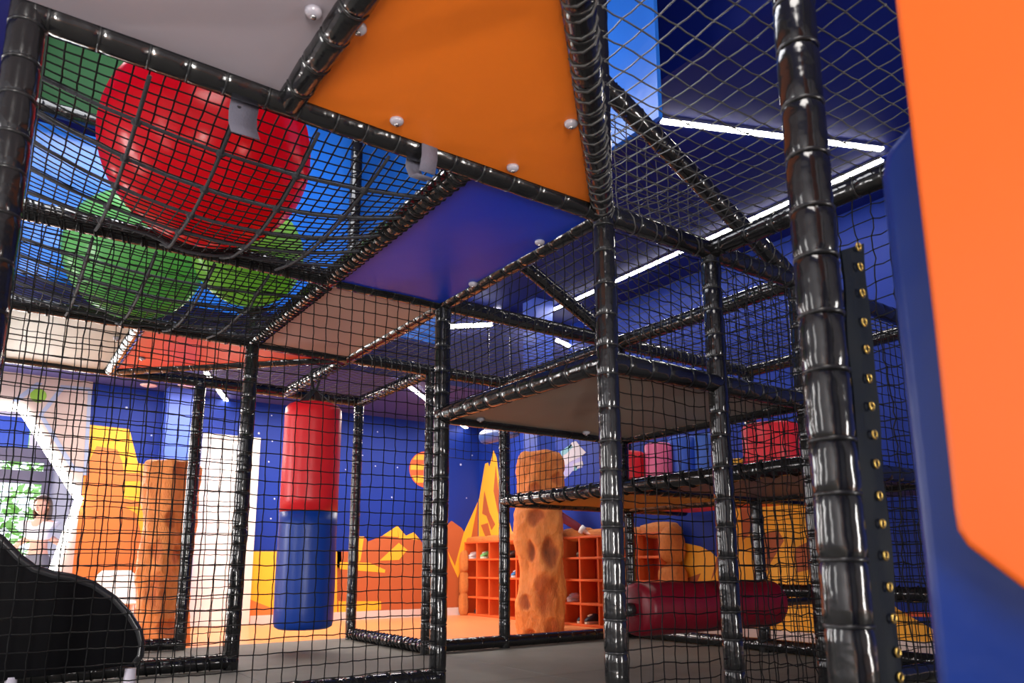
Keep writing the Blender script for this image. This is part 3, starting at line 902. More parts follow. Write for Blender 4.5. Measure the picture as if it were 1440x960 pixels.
# fabric straps hanging on the front beam
GF = mat('grey_strap_fabric', rgb(104, 102, 116), 0.8, bump=0.3, bscale=150)
for x, lab, w, dz in ((0.50, 'grey fabric strap looped over the front beam right of the red ball', 0.032, 0.115), (-0.125, 'grey fabric strap hanging from the front beam over the red ball', 0.045, 0.16)):
    pts = []
    R = RT * 1.14
    for i in range(9):
        w_ = pi * i / 8
        pts.append((-R * cos(w_), R * sin(w_)))
    prof = [(-R * 0.9, -dz), (-R * 1.05, -dz * 0.5)] + pts + [(R * 1.02, -dz * 0.5), (R * 0.5, -dz * 0.95), (-R * 0.5, -dz * 1.05)]
    if x < 0: prof = pts[5:] + [(R * 1.05, -dz * 0.4), (R * 0.8, -dz * 0.7), (R * 0.3, -dz * 1.0)]
    mb = MB()
    n = len(prof)
    vs = []
    for k, (yy, zz) in enumerate(prof):
        for xx in (-w, w):
            vs.append((x + xx + 0.006 * sin(k), yy, Z1 + zz))
    fs = [(2 * k, 2 * k + 1, 2 * k + 3, 2 * k + 2) for k in range(n - 1)]
    mb.add(vs, fs, True)
    o = mb.build('strap_loop', GF, loc=(x, 0, Z1))
    s = o.modifiers.new('s', 'SOLIDIFY')
    s.thickness = 0.004
    props(o, lab, 'strap')

# ------------------------------------------------------------------ punching bag
bx, by = 1.4, 3.47
bag = empty('punching_bag', (bx, by, 0.19), 'red and blue punching bag hanging by black straps', 'punching bag')
REDV = mat('red_vinyl', rgb(226, 34, 44), 0.36, 0.4, bump=0.25, bscale=7)
BLUEB = mat('bag_blue_vinyl', rgb(16, 62, 158), 0.36, 0.4, bump=0.3, bscale=7)
R = 0.222


def bagpart(zs, m, name):
    mb = MB()
    n = 40
    vs = []
    for z, r, wr in zs:
        for k in range(n):
            w = 2 * pi * k / n
            q = r * (1 + wr * (0.5 * sin(k * 9 * 2 * pi / n) + 0.5 * noise.noise(Vector((cos(w) * 4, sin(w) * 4, z * 4)))) + 0.008 * noise.noise(Vector((cos(w), sin(w), z * 3))))
            vs.append((bx + q * cos(w), by + q * sin(w), z))
    q = len(zs)
    fs = [(i * n + k, i * n + (k + 1) % n, (i + 1) * n + (k + 1) % n, (i + 1) * n + k) for i in range(q - 1) for k in range(n)]
    fs += [tuple(range(n))[::-1], tuple((q - 1) * n + k for k in range(n))]
    mb.add(vs, fs, True)
    return mb.build(name, m, bag)


bagpart([(1.07, R, 0)] + [(1.07 + i * 0.1, R, 0.002) for i in range(1, 8)] + [(1.84, R, 0.01), (1.89, R * 0.97, 0.02), (1.925, R * 0.86, 0.035), (1.94, R * 0.6, 0.04), (1.945, 0.02, 0)], REDV, 'upper_cover')
bagpart([(0.19, 0.02, 0), (0.192, R * 0.82, 0.02), (0.21, R * 0.96, 0.02), (0.25, R, 0.012)] + [(0.35 + i * 0.12, R * (1.0 + 0.012 * sin(i)), 0.003) for i in range(6)] + [(1.068, R, 0)], BLUEB, 'lower_cover')
top = Vector((bx, by, 2.07))
for k in range(4):
    w = pi / 4 + k * pi / 2
    a = Vector((bx + 0.15 * cos(w), by + 0.15 * sin(w), 1.935))
    t = Vector((-sin(w), cos(w), 0))
    mb = MB()
    mb.obox((a + top) / 2, (top - a) / 2, t * 0.022, Vector((0, 0, 0.002)) + Vector((cos(w), sin(w), 0)) * 0.002)
    mb.build('strap', mat('black_webbing', (0.02, 0.02, 0.022, 1), 0.6), bag)
for s in (-1, 1):
    mb = MB()
    pts = [top + Vector((s * 0.01, 0, -0.02))] + [Vector((bx + s * RT * 1.12 * cos(i * pi / 16), by + s * 0.03, Z1 + RT * 1.12 * sin(i * pi / 16))) for i in range(0, 9)]
    mb.tube(pts, 0.011, 6)
    mb.build('strap', MATS['black_webbing'], bag)

# ------------------------------------------------------------------ dark red roller on an axle
dr = empty('foam_roller', (2.8, 0.74, 0.285), 'dark red horizontal foam roller drum low behind the front posts', 'roller')
MAR = mat('dark_red_vinyl', rgb(116, 10, 30), 0.4, 0.4, bump=0.2, bscale=6)
MB().lathe([(0.03, 2.215), (0.115, 2.22), (0.136, 2.235), (0.141, 2.26), (0.141, 3.36), (0.136, 3.385), (0.115, 3.4), (0.03, 3.405)], (0, 0.74, 0.425), 40, 'x').build('drum', MAR, dr)
MB().tube([(2.10, 0.74, 0.425), (4.19, 0.74, 0.425)], 0.024, 14).build('axle', BLACKT, dr)
MB().tube([(2.15, 0.74, 0.425), (2.205, 0.74, 0.425)], 0.036, 16).build('collar', BLACKT, dr)

# ------------------------------------------------------------------ standing foam cylinders on the low deck
REDF = mat('bright_red_foam', rgb(234, 40, 52), 0.45, bump=0.1, bscale=8)
PINKF = mat('pink_foam', rgb(236, 108, 150), 0.45, bump=0.1, bscale=8)
BLUEF = mat('light_blue_foam', rgb(60, 100, 206), 0.45, bump=0.1, bscale=8)
YELF = mat('yellow_foam', rgb(246, 186, 40), 0.45)
zt = Z3 + 0.022


def cyl(px, pytop, x_plane, r, m, label, z0=zt):
    p = at(px, pytop, 0, x_plane)
    h = p.z - z0
    mb = MB().lathe([(r - 0.012, 0), (r, 0.012), (r, h - 0.015), (r - 0.015, h), (0.002, h)], (p.x, p.y, z0), 36)
    o = mb.build('foam_cylinder', m, loc=(p.x, p.y, z0))
    return props(o, label, 'foam block')


cyl(876, 637, 3.25, 0.165, REDF, 'bright red upright foam cylinder nearest the central post on the low deck')
cyl(925, 624, 3.38, 0.10, PINKF, 'pink upright foam cylinder next to the red one on the low deck')
cyl(960, 615, 3.55, 0.11, BLUEF, 'blue upright foam cylinder next to the pink one')
cyl(992, 611, 3.60, 0.085, mat('sky_blue_foam', rgb(84, 128, 226), 0.45), 'lighter blue slim foam cylinder before the second front post')
cyl(1083, 598, 3.55, 0.185, REDF, 'widest bright red foam cylinder on the low deck, right of the second front post')
cyl(1037, 645, 3.62, 0.05, YELF, 'small yellow foam cylinder left of the widest red one')

# ------------------------------------------------------------------ orange climbing rocks
ROCK = bpy.data.materials.new('orange_rock_paint')
ROCK.use_nodes = True
nt = ROCK.node_tree
b_ = nt.nodes['Principled BSDF']
b_.inputs['Roughness'].default_value = 0.6
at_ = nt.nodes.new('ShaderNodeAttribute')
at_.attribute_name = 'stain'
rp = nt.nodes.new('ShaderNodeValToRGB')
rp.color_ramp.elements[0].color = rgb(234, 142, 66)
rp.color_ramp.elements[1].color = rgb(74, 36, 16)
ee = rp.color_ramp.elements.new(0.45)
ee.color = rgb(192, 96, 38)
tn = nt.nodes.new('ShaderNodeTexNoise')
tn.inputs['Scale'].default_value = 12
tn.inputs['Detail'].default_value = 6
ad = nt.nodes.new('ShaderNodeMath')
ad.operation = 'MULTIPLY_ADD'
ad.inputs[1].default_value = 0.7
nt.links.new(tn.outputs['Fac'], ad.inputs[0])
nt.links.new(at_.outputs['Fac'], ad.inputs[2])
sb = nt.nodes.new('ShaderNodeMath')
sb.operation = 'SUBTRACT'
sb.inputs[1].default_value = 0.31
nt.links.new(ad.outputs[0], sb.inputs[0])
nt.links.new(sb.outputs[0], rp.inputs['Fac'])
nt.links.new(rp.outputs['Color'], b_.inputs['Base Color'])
tn2 = nt.nodes.new('ShaderNodeTexNoise')
tn2.inputs['Scale'].default_value = 55
tn2.inputs['Detail'].default_value = 6
bpn = nt.nodes.new('ShaderNodeBump')
bpn.inputs['Strength'].default_value = 0.8
bpn.inputs['Distance'].default_value = 0.02
nt.links.new(tn2.outputs['Fac'], bpn.inputs['Height'])
nt.links.new(bpn.outputs[0], b_.inputs['Normal'])


def rock(x, y, H, R, dents, label, seed, turn=0.6):
    """dents: (azimuth, height, half width, half height, depth, stain)"""
    n, m = 88, 150
    vs, st = [], []
    pt = 0.07
    for j in range(m + 1):
        z = H * j / m
        k = 1.0
        if z > H - pt: k = sqrt(max(0, 1 - ((z - H + pt) / pt) ** 2)) * 0.2 + 0.8
        for i in range(n):
            w = 2 * pi * i / n
            d = Vector((cos(w), sin(w), 0))
            a = w - turn + 0.35 * noise.noise(Vector((0, seed, z * 1.2)))
            sq = (abs(cos(a)) ** 5 + abs(sin(a)) ** 5) ** (-0.2)
            q = R * (0.42 + 0.54 * sq) * k
            P_ = Vector((d.x * 1.3 + seed, d.y * 1.3, z * 2.4))
            q += R * 0.24 * noise.noise(P_) + R * 0.07 * noise.noise(P_ * 2.1)
            q += R * 0.050 * noise.noise(P_ * 5) + R * 0.028 * noise.noise(P_ * 15)
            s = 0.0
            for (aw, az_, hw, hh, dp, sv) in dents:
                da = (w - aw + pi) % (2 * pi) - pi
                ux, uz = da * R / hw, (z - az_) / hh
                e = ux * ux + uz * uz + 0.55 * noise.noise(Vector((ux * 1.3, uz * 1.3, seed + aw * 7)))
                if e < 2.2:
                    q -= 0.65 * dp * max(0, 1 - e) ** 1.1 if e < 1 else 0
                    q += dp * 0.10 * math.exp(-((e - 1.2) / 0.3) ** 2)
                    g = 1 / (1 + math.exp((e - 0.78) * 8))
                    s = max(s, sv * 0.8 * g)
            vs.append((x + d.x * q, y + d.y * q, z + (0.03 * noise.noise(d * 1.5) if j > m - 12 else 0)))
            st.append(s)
    mb = MB()
    fs = [(j * n + i, j * n + (i + 1) % n, (j + 1) * n + (i + 1) % n, (j + 1) * n + i) for j in range(m) for i in range(n)]
    fs += [tuple(range(n))[::-1], tuple(m * n + i for i in range(n))]
    mb.add(vs, fs, True)
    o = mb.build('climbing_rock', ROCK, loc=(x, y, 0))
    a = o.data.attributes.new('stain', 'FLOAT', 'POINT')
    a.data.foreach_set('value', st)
    return props(o, label, 'rock column')


az = math.atan2(-2.2449 - 3.81, -0.677 - 3.95)   # towards the viewer; a larger azimuth lies to the right
az1 = math.atan2(-2.2449 - 4.8, -0.677 - 0.68)


def rz(py, d): return CAM.z + (794.2 - py) / FPX * d * 0.985


D2 = 7.5
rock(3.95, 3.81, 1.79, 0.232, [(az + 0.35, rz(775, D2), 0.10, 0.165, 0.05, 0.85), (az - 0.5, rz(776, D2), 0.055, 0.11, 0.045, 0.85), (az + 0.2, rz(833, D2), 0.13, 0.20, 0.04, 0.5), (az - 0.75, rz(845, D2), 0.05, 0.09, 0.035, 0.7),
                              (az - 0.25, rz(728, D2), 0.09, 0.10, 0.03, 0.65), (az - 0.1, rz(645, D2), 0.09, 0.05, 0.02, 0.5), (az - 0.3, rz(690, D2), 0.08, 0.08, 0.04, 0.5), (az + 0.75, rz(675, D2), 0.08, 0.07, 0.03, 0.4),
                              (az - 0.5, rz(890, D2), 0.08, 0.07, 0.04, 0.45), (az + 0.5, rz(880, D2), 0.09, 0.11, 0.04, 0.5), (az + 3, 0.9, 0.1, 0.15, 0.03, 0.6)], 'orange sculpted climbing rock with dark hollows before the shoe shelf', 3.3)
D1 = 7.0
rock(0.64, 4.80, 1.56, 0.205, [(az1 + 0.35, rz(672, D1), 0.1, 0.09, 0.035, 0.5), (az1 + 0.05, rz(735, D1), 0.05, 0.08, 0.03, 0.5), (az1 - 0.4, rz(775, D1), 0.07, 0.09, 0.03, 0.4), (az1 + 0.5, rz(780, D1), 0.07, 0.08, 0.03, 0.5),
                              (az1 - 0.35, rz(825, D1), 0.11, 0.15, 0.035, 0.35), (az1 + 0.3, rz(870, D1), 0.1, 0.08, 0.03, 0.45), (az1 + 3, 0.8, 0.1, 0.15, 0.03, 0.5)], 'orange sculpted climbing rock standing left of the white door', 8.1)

# ------------------------------------------------------------------ shoe shelf along the right wall
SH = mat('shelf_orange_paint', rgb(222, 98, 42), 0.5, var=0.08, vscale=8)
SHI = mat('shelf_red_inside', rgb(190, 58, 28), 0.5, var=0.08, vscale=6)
y0s, y1s, xs0 = 3.00, 6.68, 4.80
shelf = empty('shoe_shelf', (4.92, (y0s + y1s) / 2, 0), 'long orange open shoe shelf with square cubbies along the right wall', 'shelf')
for z in (0.0, 0.225, 0.48, 0.72, 0.95):
    MB().box((xs0, y0s, z), (XB - 0.03, y1s, z + 0.026)).build('shelf_board', SH, shelf, bevel=0.004, seg=1)
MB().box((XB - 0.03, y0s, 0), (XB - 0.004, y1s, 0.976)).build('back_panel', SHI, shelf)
nd = 12
pw = (y1s - y0s - 0.024) / nd
for k in range(nd + 1):
    y = y0s + k * pw
    for z in (0.026, 0.251, 0.506, 0.746):
        h = {0.026: 0.199, 0.251: 0.229, 0.506: 0.214, 0.746: 0.204}[z]
        MB().box((xs0 + 0.003, y, z), (XB - 0.03, y + 0.024, z + h)).build('divider', SH, shelf)


def boulder(c, s, seed, name, parent, m=ROCK, nseg=(28, 18)):
    bm = bmesh.new()
    bmesh.ops.create_uvsphere(bm, u_segments=nseg[0], v_segments=nseg[1], radius=1)
    for v in bm.verts:
        d = v.co.normalized()
        q = 1 + 0.16 * noise.noise(d * 1.4 + Vector((seed, 0, 0))) + 0.05 * noise.noise(d * 4 + Vector((seed, 3, 0)))
        e = Vector([math.copysign(abs(t) ** 0.7, t) for t in d]) * q
        v.co = Vector((e.x * s[0], e.y * s[1], e.z * s[2])) + Vector(c) - Vector(parent.location)
        if v.co.z + parent.location.z < 0.001: v.co.z = 0.001 - parent.location.z
    for f in bm.faces: f.smooth = True
    me = bpy.data.meshes.new(name)
    bm.to_mesh(me)
    bm.free()
    me.materials.append(m)
    o = bpy.data.objects.new(name, me)
    COL.objects.link(o)
    o.parent = parent
    return o


for k, (z, sz) in enumerate(((0.86, 0.20), (0.5, 0.2), (0.16, 0.18))):
    boulder((4.915, y0s - 0.05, z), (0.12, 0.11 + 0.02 * (k % 2), sz * 0.9), k * 3.1, 'rock_edge', shelf)
for k, z in enumerate((0.15, 0.42, 0.70)):
    boulder((4.76, y1s - 0.06, z), (0.06, 0.06, 0.16), k * 5.3, 'rock_edge', shelf)
for k in range(9):
    y = y0s + 0.1 + k * 0.43
    boulder((4.93, y, 1.0), (0.10, 0.25, 0.05 + 0.03 * (k % 3 == 0)), k * 2.2, 'rock_edge', shelf)

# shoes
SHOEG = 'shoes in the orange shelf'


def shoe(x, y, z, rz_, m, sole, label, L=0.22, high=0.07):
    e = empty('shoe', (x, y, z), label, 'shoe', None, None, rz_)
    n = 12
    mb = MB()
    vs = []
    secs = 9
    for i in range(secs):
        t = i / (secs - 1)
        xx = -L / 2 + L * t
        w = 0.036 * (0.75 + 0.35 * sin(pi * (0.15 + 0.75 * t))) * (1 if 0 < i < secs - 1 else 0.6)
        h = high * (1.0 if t < 0.42 else max(0.35, 1 - (t - 0.42) * 1.15)) * (1 if 0 < i < secs - 1 else 0.7)
        for k in range(n):
            a = 2 * pi * k / n
            vs.append((xx, w * cos(a), 0.022 + h / 2 + h / 2 * sin(a)))
    fs = [(i * n + k, i * n + (k + 1) % n, (i + 1) * n + (k + 1) % n, (i + 1) * n + k) for i in range(secs - 1) for k in range(n)]
    fs += [tuple(range(n))[::-1], tuple((secs - 1) * n + k for k in range(n))]
    mb.add(vs, fs, True)
    mb.build('upper', m, e, loc=wloc(e))
    o = e.children[-1]
    o.location = (0, 0, 0)
    o.data.transform(Matrix.Translation(wloc(e)))
    s = MB()
    s.prism([(-L / 2 * 1.02 * cos(a) if True else 0, 0.042 * sin(a) * (1 - 0.12 * cos(a)), 0.001) for a in [2 * pi * q / 16 for q in range(16)]], Vector((0, 0, 0.025)))
    q = s.build('sole', sole, e, loc=wloc(e))
    q.location = (0, 0, 0)
    q.data.transform(Matrix.Translation(wloc(e)))
    l = MB().box((0.0, -0.018, 0.0), (0.05, 0.018, 0.008))
    q = l.build('laces', sole, e, loc=wloc(e))
    q.location = (0.0, 0, 0.022 + high * 0.86)
    q.rotation_euler = (0, 0.35, 0)
    q.data.transform(Matrix.Translation(wloc(e)))
    return e


def cm(n, r, g, b): return mat('shoe_' + n, rgb(r, g, b), 0.55)


zs = {1: 0.747, 2: 0.507, 3: 0.252, 4: 0.027}
for px, row, col, sole, lab, rot in ((660, 1, cm('white', 226, 222, 220), cm('white', 0, 0, 0), 'white shoe in the top row cubby at the far left of the shelf', 0.3),
                                     (680, 1, cm('green', 120, 190, 110), cm('pale', 220, 226, 200), 'green shoe in the top row, second cubby from the corner', 0.9),
                                     (695, 1, cm('brown', 120, 76, 44), cm('dark', 40, 34, 30), 'brown shoe in the top row beside the green one', 0.2),
                                     (719, 1, cm('grey', 90, 86, 84), cm('dark', 0, 0, 0), 'dark grey shoe in the top row left of the rock column', -0.4),
                                     (799, 1, cm('black', 32, 34, 40), cm('white', 0, 0, 0), 'black and white shoe in the top row right of the rock column', 3.3),
                                     (821, 1, cm('taupe', 112, 100, 84), cm('dark', 0, 0, 0), 'taupe shoe in the top row below the resting hand', 2.9),
                                     (726, 2, cm('blue', 60, 120, 180), cm('white', 0, 0, 0), 'blue striped shoe in the second row left of the rock column', 0.3),
                                     (803, 3, cm('white', 0, 0, 0), cm('white', 0, 0, 0), 'white shoe in the third row right of the rock column', 3.2),
                                     (820, 4, cm('navy', 46, 52, 66), cm('cream', 220, 210, 190), 'dark sneaker with cream sole in the bottom row, left of its pair', 3.1),
                                     (830, 4, cm('navy', 0, 0, 0), cm('cream', 0, 0, 0), 'dark sneaker with cream sole in the bottom row, right of its pair', 3.1),
                                     (678, 4, cm('black', 0, 0, 0), cm('black', 0, 0, 0), 'black flat shoe in the bottom row near the corner', 0.5)):
    p = at(px, 800, 0, xs0 + 0.1)
    k = max(0, min(nd - 1, int((p.y - y0s) / pw)))
    yc = min(max(p.y, y0s + k * pw + 0.07), y0s + (k + 1) * pw - 0.05)
    shoe(xs0 + 0.105, yc, zs[row], pi if rot > 2 else pi + 0.15, col, sole, lab, 0.17 if row != 4 else 0.19, 0.075 if row != 4 else 0.085)

# ------------------------------------------------------------------ black slide end, lower left
SL = mat('black_slide_plastic', (0.004, 0.004, 0.005, 1), 0.2, 0.07)
prof_px = [(-40, 735), (0, 757), (25, 783), (48, 800), (75, 808), (100, 812), (130, 822), (160, 842), (182, 866), (195, 888), (199, 905), (197, 922), (188, 934), (120, 944), (60, 951), (0, 958), (-40, 962)]
prof = [at(x, y, 1, 1.86) for x, y in prof_px]
slide = empty('slide', (-0.35, 2.1, 0), 'black plastic slide end with a curved lip, lower left', 'slide')
o = MB().prism(prof, Vector((0, 0.03, 0))).build('side_wall', SL, slide, bevel=0.006)
prof2 = [Vector((p.x, 2.45, p.z)) for p in prof]
MB().prism(prof2, Vector((0, 0.03, 0))).build('side_wall', SL, slide, bevel=0.006)
for y in (1.875, 2.465):
    MB().tube([(p.x, y, p.z) for p in prof[:13]], 0.021, 10).build('rim', mat('black_slide_rim', (0.02, 0.02, 0.023, 1), 0.2, 0.6), slide)
bed = [(p.x, p.z - 0.12) for p in prof[:10]]
mb = MB()
vs, fs = [], []
for x, z in bed:
    for y in (1.89, 2.45): vs.append((x, y, max(0.13, z)))
mb.add(vs, [(2 * i, 2 * i + 1, 2 * i + 3, 2 * i + 2) for i in range(len(bed) - 1)], True)
bo = mb.build('slide_bed', SL, slide)
bo.modifiers.new('s', 'SOLIDIFY').thickness = 0.02
for x in (-0.02, -0.5):
    MB().lathe([(0.03, 0.021), (0.03, 0.10), (0.024, 0.18)], (x, 1.88, 0), 12).build('foot', mat('slide_foot', rgb(190, 184, 196), 0.4), slide)

# ------------------------------------------------------------------ white chair and outlet by the painted wall
ch = empty('chair', (0.50, 6.3, 0), 'white plastic child chair standing against the orange painted wall', 'chair')
mb = MB()
mb.grid(lambda u, v: Vector((0.50 + (u - 0.5) * (0.40 - 0.05 * v) * (1 - 0.5 * max(0, v - 0.8) ** 2 * 12), 6.44 + 0.05 * v - 0.05 * (1 - (2 * u - 1) ** 2), 0.30 + 0.32 * v)), 10, 8)
o = mb.build('backrest', WHITE, ch)
o.modifiers.new('s', 'SOLIDIFY').thickness = 0.02
MB().box((0.31, 6.10, 0.29), (0.69, 6.44, 0.315)).build('seat', WHITE, ch, bevel=0.01)
for sx in (-1, 1):
    for sy in (-1, 1):
        MB().tube([(0.5 + sx * 0.16, 6.27 + sy * 0.14, 0.29), (0.5 + sx * 0.19, 6.27 + sy * 0.16, 0.001)], [0.018, 0.014], 8).build('leg', WHITE, ch)
p = at(192, 842, 1, YA)
o = MB().box((p.x - 0.025, YA - 0.02, p.z - 0.05), (p.x + 0.025, YA - 0.0005, p.z + 0.05)).build('wall_outlet', BLACKT, loc=(p.x, YA, p.z - 0.05), bevel=0.004)
props(o, 'small black outlet on the painted wall beside the left rock column', 'outlet')

# ------------------------------------------------------------------ dark flap with brass eyelets beside the near post
fl = empty('eyelet_flap', (0.86, -1.42, 0), 'dark vinyl flap with a row of brass eyelets beside the nearest post', 'flap')
FV = mat('dark_slate_vinyl', rgb(22, 28, 36), 0.6, 0.15, bump=0.2, bscale=10)
LEFT = [at(x, y, 1, -1.425) for x, y in ((1183, 352), (1235, 960))]
RIGHT = [at(x, y, 1, -1.425) for x, y in ((1215, 342), (1270, 960))]
t_ = (0.02 - LEFT[0].z) / (LEFT[1].z - LEFT[0].z)
LB = LEFT[0] + (LEFT[1] - LEFT[0]) * t_
RB = RIGHT[0] + (RIGHT[1] - RIGHT[0]) * t_
RB.z = LB.z = 0.022
mb = MB()
for s in (0, 0.005):
    mb.grid(lambda u, v: (LEFT[0].lerp(LB, v)).lerp(RIGHT[0].lerp(RB, v), u) + Vector((0, s + 0.006 * noise.noise(Vector((u * 2, v * 9, 2))), 0)), 6, 40)
mb.build('vinyl_strip', FV, fl)
eye = None
for x, y in ((1207.5, 347), (1210, 375), (1213, 412), (1215.5, 453), (1219, 491), (1222.5, 532), (1226, 571), (1230, 611), (1232.5, 652), (1237, 697), (1241, 736), (1245.5, 781), (1251, 825), (1257, 869), (1262.5, 917), (1266, 952)):
    p = at(x, y, 1, -1.432)
    if eye is None:
        mb = MB()
        mb.tube([(0.0082 * cos(a * pi / 8), 0, 0.0082 * sin(a * pi / 8)) for a in range(16)], 0.0026, 6, closed=True)
        eo = mb.build('eyelet', BRASS, fl, loc=(0, 0, 0))
        eye = eo.data
        bpy.data.objects.remove(eo)
    q = bpy.data.objects.new('eyelet', eye)
    COL.objects.link(q)
    q.parent = fl
    q.location = p - Vector(fl.location)

# ------------------------------------------------------------------ blue pad and orange board at the near right
def slab(name, pts, off, m, label, bev, cat):
    b = Vector((pts[0].x, min(p.y for p in pts) * 0.5 + max(p.y for p in pts) * 0.5, min(p.z for p in pts)))
    o = MB().prism(pts, off).build(name, m, loc=b, bevel=bev, seg=6)
    return props(o, label, cat)


yl = at(1247, 400, 0, 0.47).y
slab('wall_pad', [Vector((0.47, yl, 0.0)), Vector((0.47, yl - 0.9, 0.0)), Vector((0.47, yl - 0.9, 1.37)), Vector((0.47, yl - 0.13, 1.37)), Vector((0.47, yl - 0.055, 1.362)), Vector((0.47, yl - 0.012, 1.335)), Vector((0.47, yl, 1.29))], Vector((0.09, 0, 0)), BLUEP, 'thick blue padded panel standing at the near right', 0.03, 'pad')
OB = [at(x, y, 0, 0.38) for x, y in ((1267, -60), (1284, 200), (1308, 450), (1336, 715), (1341, 745), (1356, 768), (1440, 832), (1500, 876))]
OB = OB + [Vector((0.38, OB[-1].y - 0.35, OB[-1].z - 0.18)), Vector((0.38, OB[-1].y - 0.35, OB[0].z + 0.5)), Vector((0.38, OB[0].y, OB[0].z + 0.5))]
OB[0].y = OB[1].y = OB[2].y
OB[-1].y = OB[0].y
slab('orange_board', OB, Vector((0.06, 0, 0)), mat('orange_pad_vinyl', rgb(208, 90, 26), 0.42, 0.3, bump=0.25, bscale=5), 'large orange padded board with a cut lower corner at the near right', 0.014, 'pad')
foam('post', (0.62, -2.35, 0), (0.62, -2.35, 4.18), False)
foam('beam', (0.62, -2.35, 1.2), (0.5, -2.0, 1.2), False)

# ------------------------------------------------------------------ people
SKIN = mat('skin', rgb(228, 176, 150), 0.55, 0.3)
HAIR = mat('brown_hair', rgb(104, 78, 60), 0.5, bump=0.6, bscale=60, stretch=(1, 1, 0.15))


def skinned(name, verts, edges, m, parent, root=0, sub_=2):
    me = bpy.data.meshes.new(name)
    me.from_pydata([Vector(v[0]) - Vector(parent.location) for v in verts], edges, [])
    me.materials.append(m)
    o = bpy.data.objects.new(name, me)
    COL.objects.link(o)
    o.parent = parent
    md = o.modifiers.new('skin', 'SKIN')
    md.use_smooth_shade = True
    for i, v in enumerate(verts):
        sv = me.skin_vertices[0].data[i]
        r = v[1]
        sv.radius = (r, r) if not isinstance(r, tuple) else r
        sv.use_root = i == root
    s = o.modifiers.new('sub', 'SUBSURF')
    s.levels = s.render_levels = sub_
    return o


def chain(V, E, start, pts):
    i = start
    for p, r in pts:
        V.append((p, r))
        E.append((i, len(V) - 1))
        i = len(V) - 1
    return i


def head(parent, c, h, fdir, hair=True, long=0.0):
    """head, face, hair; c: head centre, h: head height, fdir: where it looks"""
    f = Vector(fdir).normalized()
    r = Vector((-f.y, f.x, 0)).normalized()
    u = r.cross(f) * -1
    if u.z < 0: u = -u
    bm = bmesh.new()
    bmesh.ops.create_uvsphere(bm, u_segments=24, v_segments=18, radius=1)
    for v in bm.verts:
        x, y, z = v.co
        w = 0.36 * (1 - 0.22 * max(0, -z))
        v.co = Vector(c) + r * x * h * w + f * y * h * 0.42 * (1 - 0.1 * max(0, -z)) + u * z * h * 0.5
        v.co -= Vector(parent.location)
    for q in bm.faces: q.smooth = True
    me = bpy.data.meshes.new('head')
    bm.to_mesh(me)
    bm.free()
    me.materials.append(SKIN)
    o = bpy.data.objects.new('head', me)
    COL.objects.link(o)
    o.parent = parent
    c = Vector(c)
    pl = wloc(o)
    for s in (-1, 1):
        e = MB().lathe([(0.001, -0.01), (0.009, -0.004), (0.009, 0.004), (0.001, 0.01)], c + r * s * h * 0.15 + f * h * 0.375 + u * h * 0.03, 10)
        e.build('eye', mat('eye_dark', rgb(50, 40, 36), 0.3), o, loc=pl)
        e = MB().lathe([(0.002, -0.022), (0.010, -0.012), (0.012, 0.008), (0.003, 0.022)], c + r * s * h * 0.36 - f * 0.01, 8)
        e.build('ear', SKIN, o, loc=pl)
    e = MB().tube([c + f * h * 0.40 + u * h * 0.02, c + f * h * 0.47 - u * h * 0.1, c + f * h * 0.40 - u * h * 0.13], [0.007, 0.014, 0.010], 8)
    e.build('nose', SKIN, o, loc=pl)
    e = MB().tube([c + f * h * 0.385 - u * h * 0.24 - r * 0.022, c + f * h * 0.405 - u * h * 0.25, c + f * h * 0.385 - u * h * 0.24 + r * 0.022], [0.003, 0.006, 0.003], 8)
    e.build('mouth', mat('lips', rgb(190, 100, 96), 0.4), o, loc=pl)
    bm = bmesh.new()
    bmesh.ops.create_uvsphere(bm, u_segments=28, v_segments=20, radius=1)
    dl = []
    for v in bm.verts:
        x, y, z = v.co
        if y > 0.42 and z < 0.55: dl.append(v)
        low = max(0, -z)
        v.co = c + r * x * h * (0.42 + 0.06 * low) + f * (y * h * 0.46 - 0.012 - 0.03 * low) + u * (z * h * 0.56 - low * low * long + 0.01)
        v.co -= Vector(parent.location)
    bmesh.ops.delete(bm, geom=dl, context='VERTS')
    for q in bm.faces: q.smooth = True
    me = bpy.data.meshes.new('hair')
    bm.to_mesh(me)
    bm.free()
    me.materials.append(HAIR)
    ho = bpy.data.objects.new('hair', me)
    COL.objects.link(ho)
    ho.parent = parent
    ho.modifiers.new('s', 'SOLIDIFY').thickness = 0.015
    return o


def hand(V, E, wrist, wp, d, up, L=0.17):
    """palm and five bent fingers continuing a skinned chain"""
    d = Vector(d).normalized()
    side = d.cross(Vector(up)).normalized()
    n = side.cross(d)
    pw = Vector(wp)
    V.append((pw + d * L * 0.28, (0.030, 0.016)))
    E.append((wrist, len(V) - 1))
    palm = len(V) - 1
    V.append((pw + d * L * 0.46, (0.034, 0.014)))
    E.append((palm, len(V) - 1))
    k = len(V) - 1
    for s, l in ((-1.2, 0.8), (-0.4, 1.0), (0.4, 0.95), (1.2, 0.75)):
        b = pw + d * L * 0.52 + side * s * 0.016
        f1 = b + d * L * 0.26 * l - n * 0.006
        f2 = f1 + d * L * 0.22 * l - n * 0.02
        chain(V, E, k, [(b, 0.0085), (f1, 0.008), (f2, 0.0065)])
    t0 = pw + d * L * 0.22 + side * -0.03
    chain(V, E, palm, [(t0, 0.010), (t0 + d * 0.035 - side * 0.018, 0.009), (t0 + d * 0.062 - side * 0.018, 0.007)])


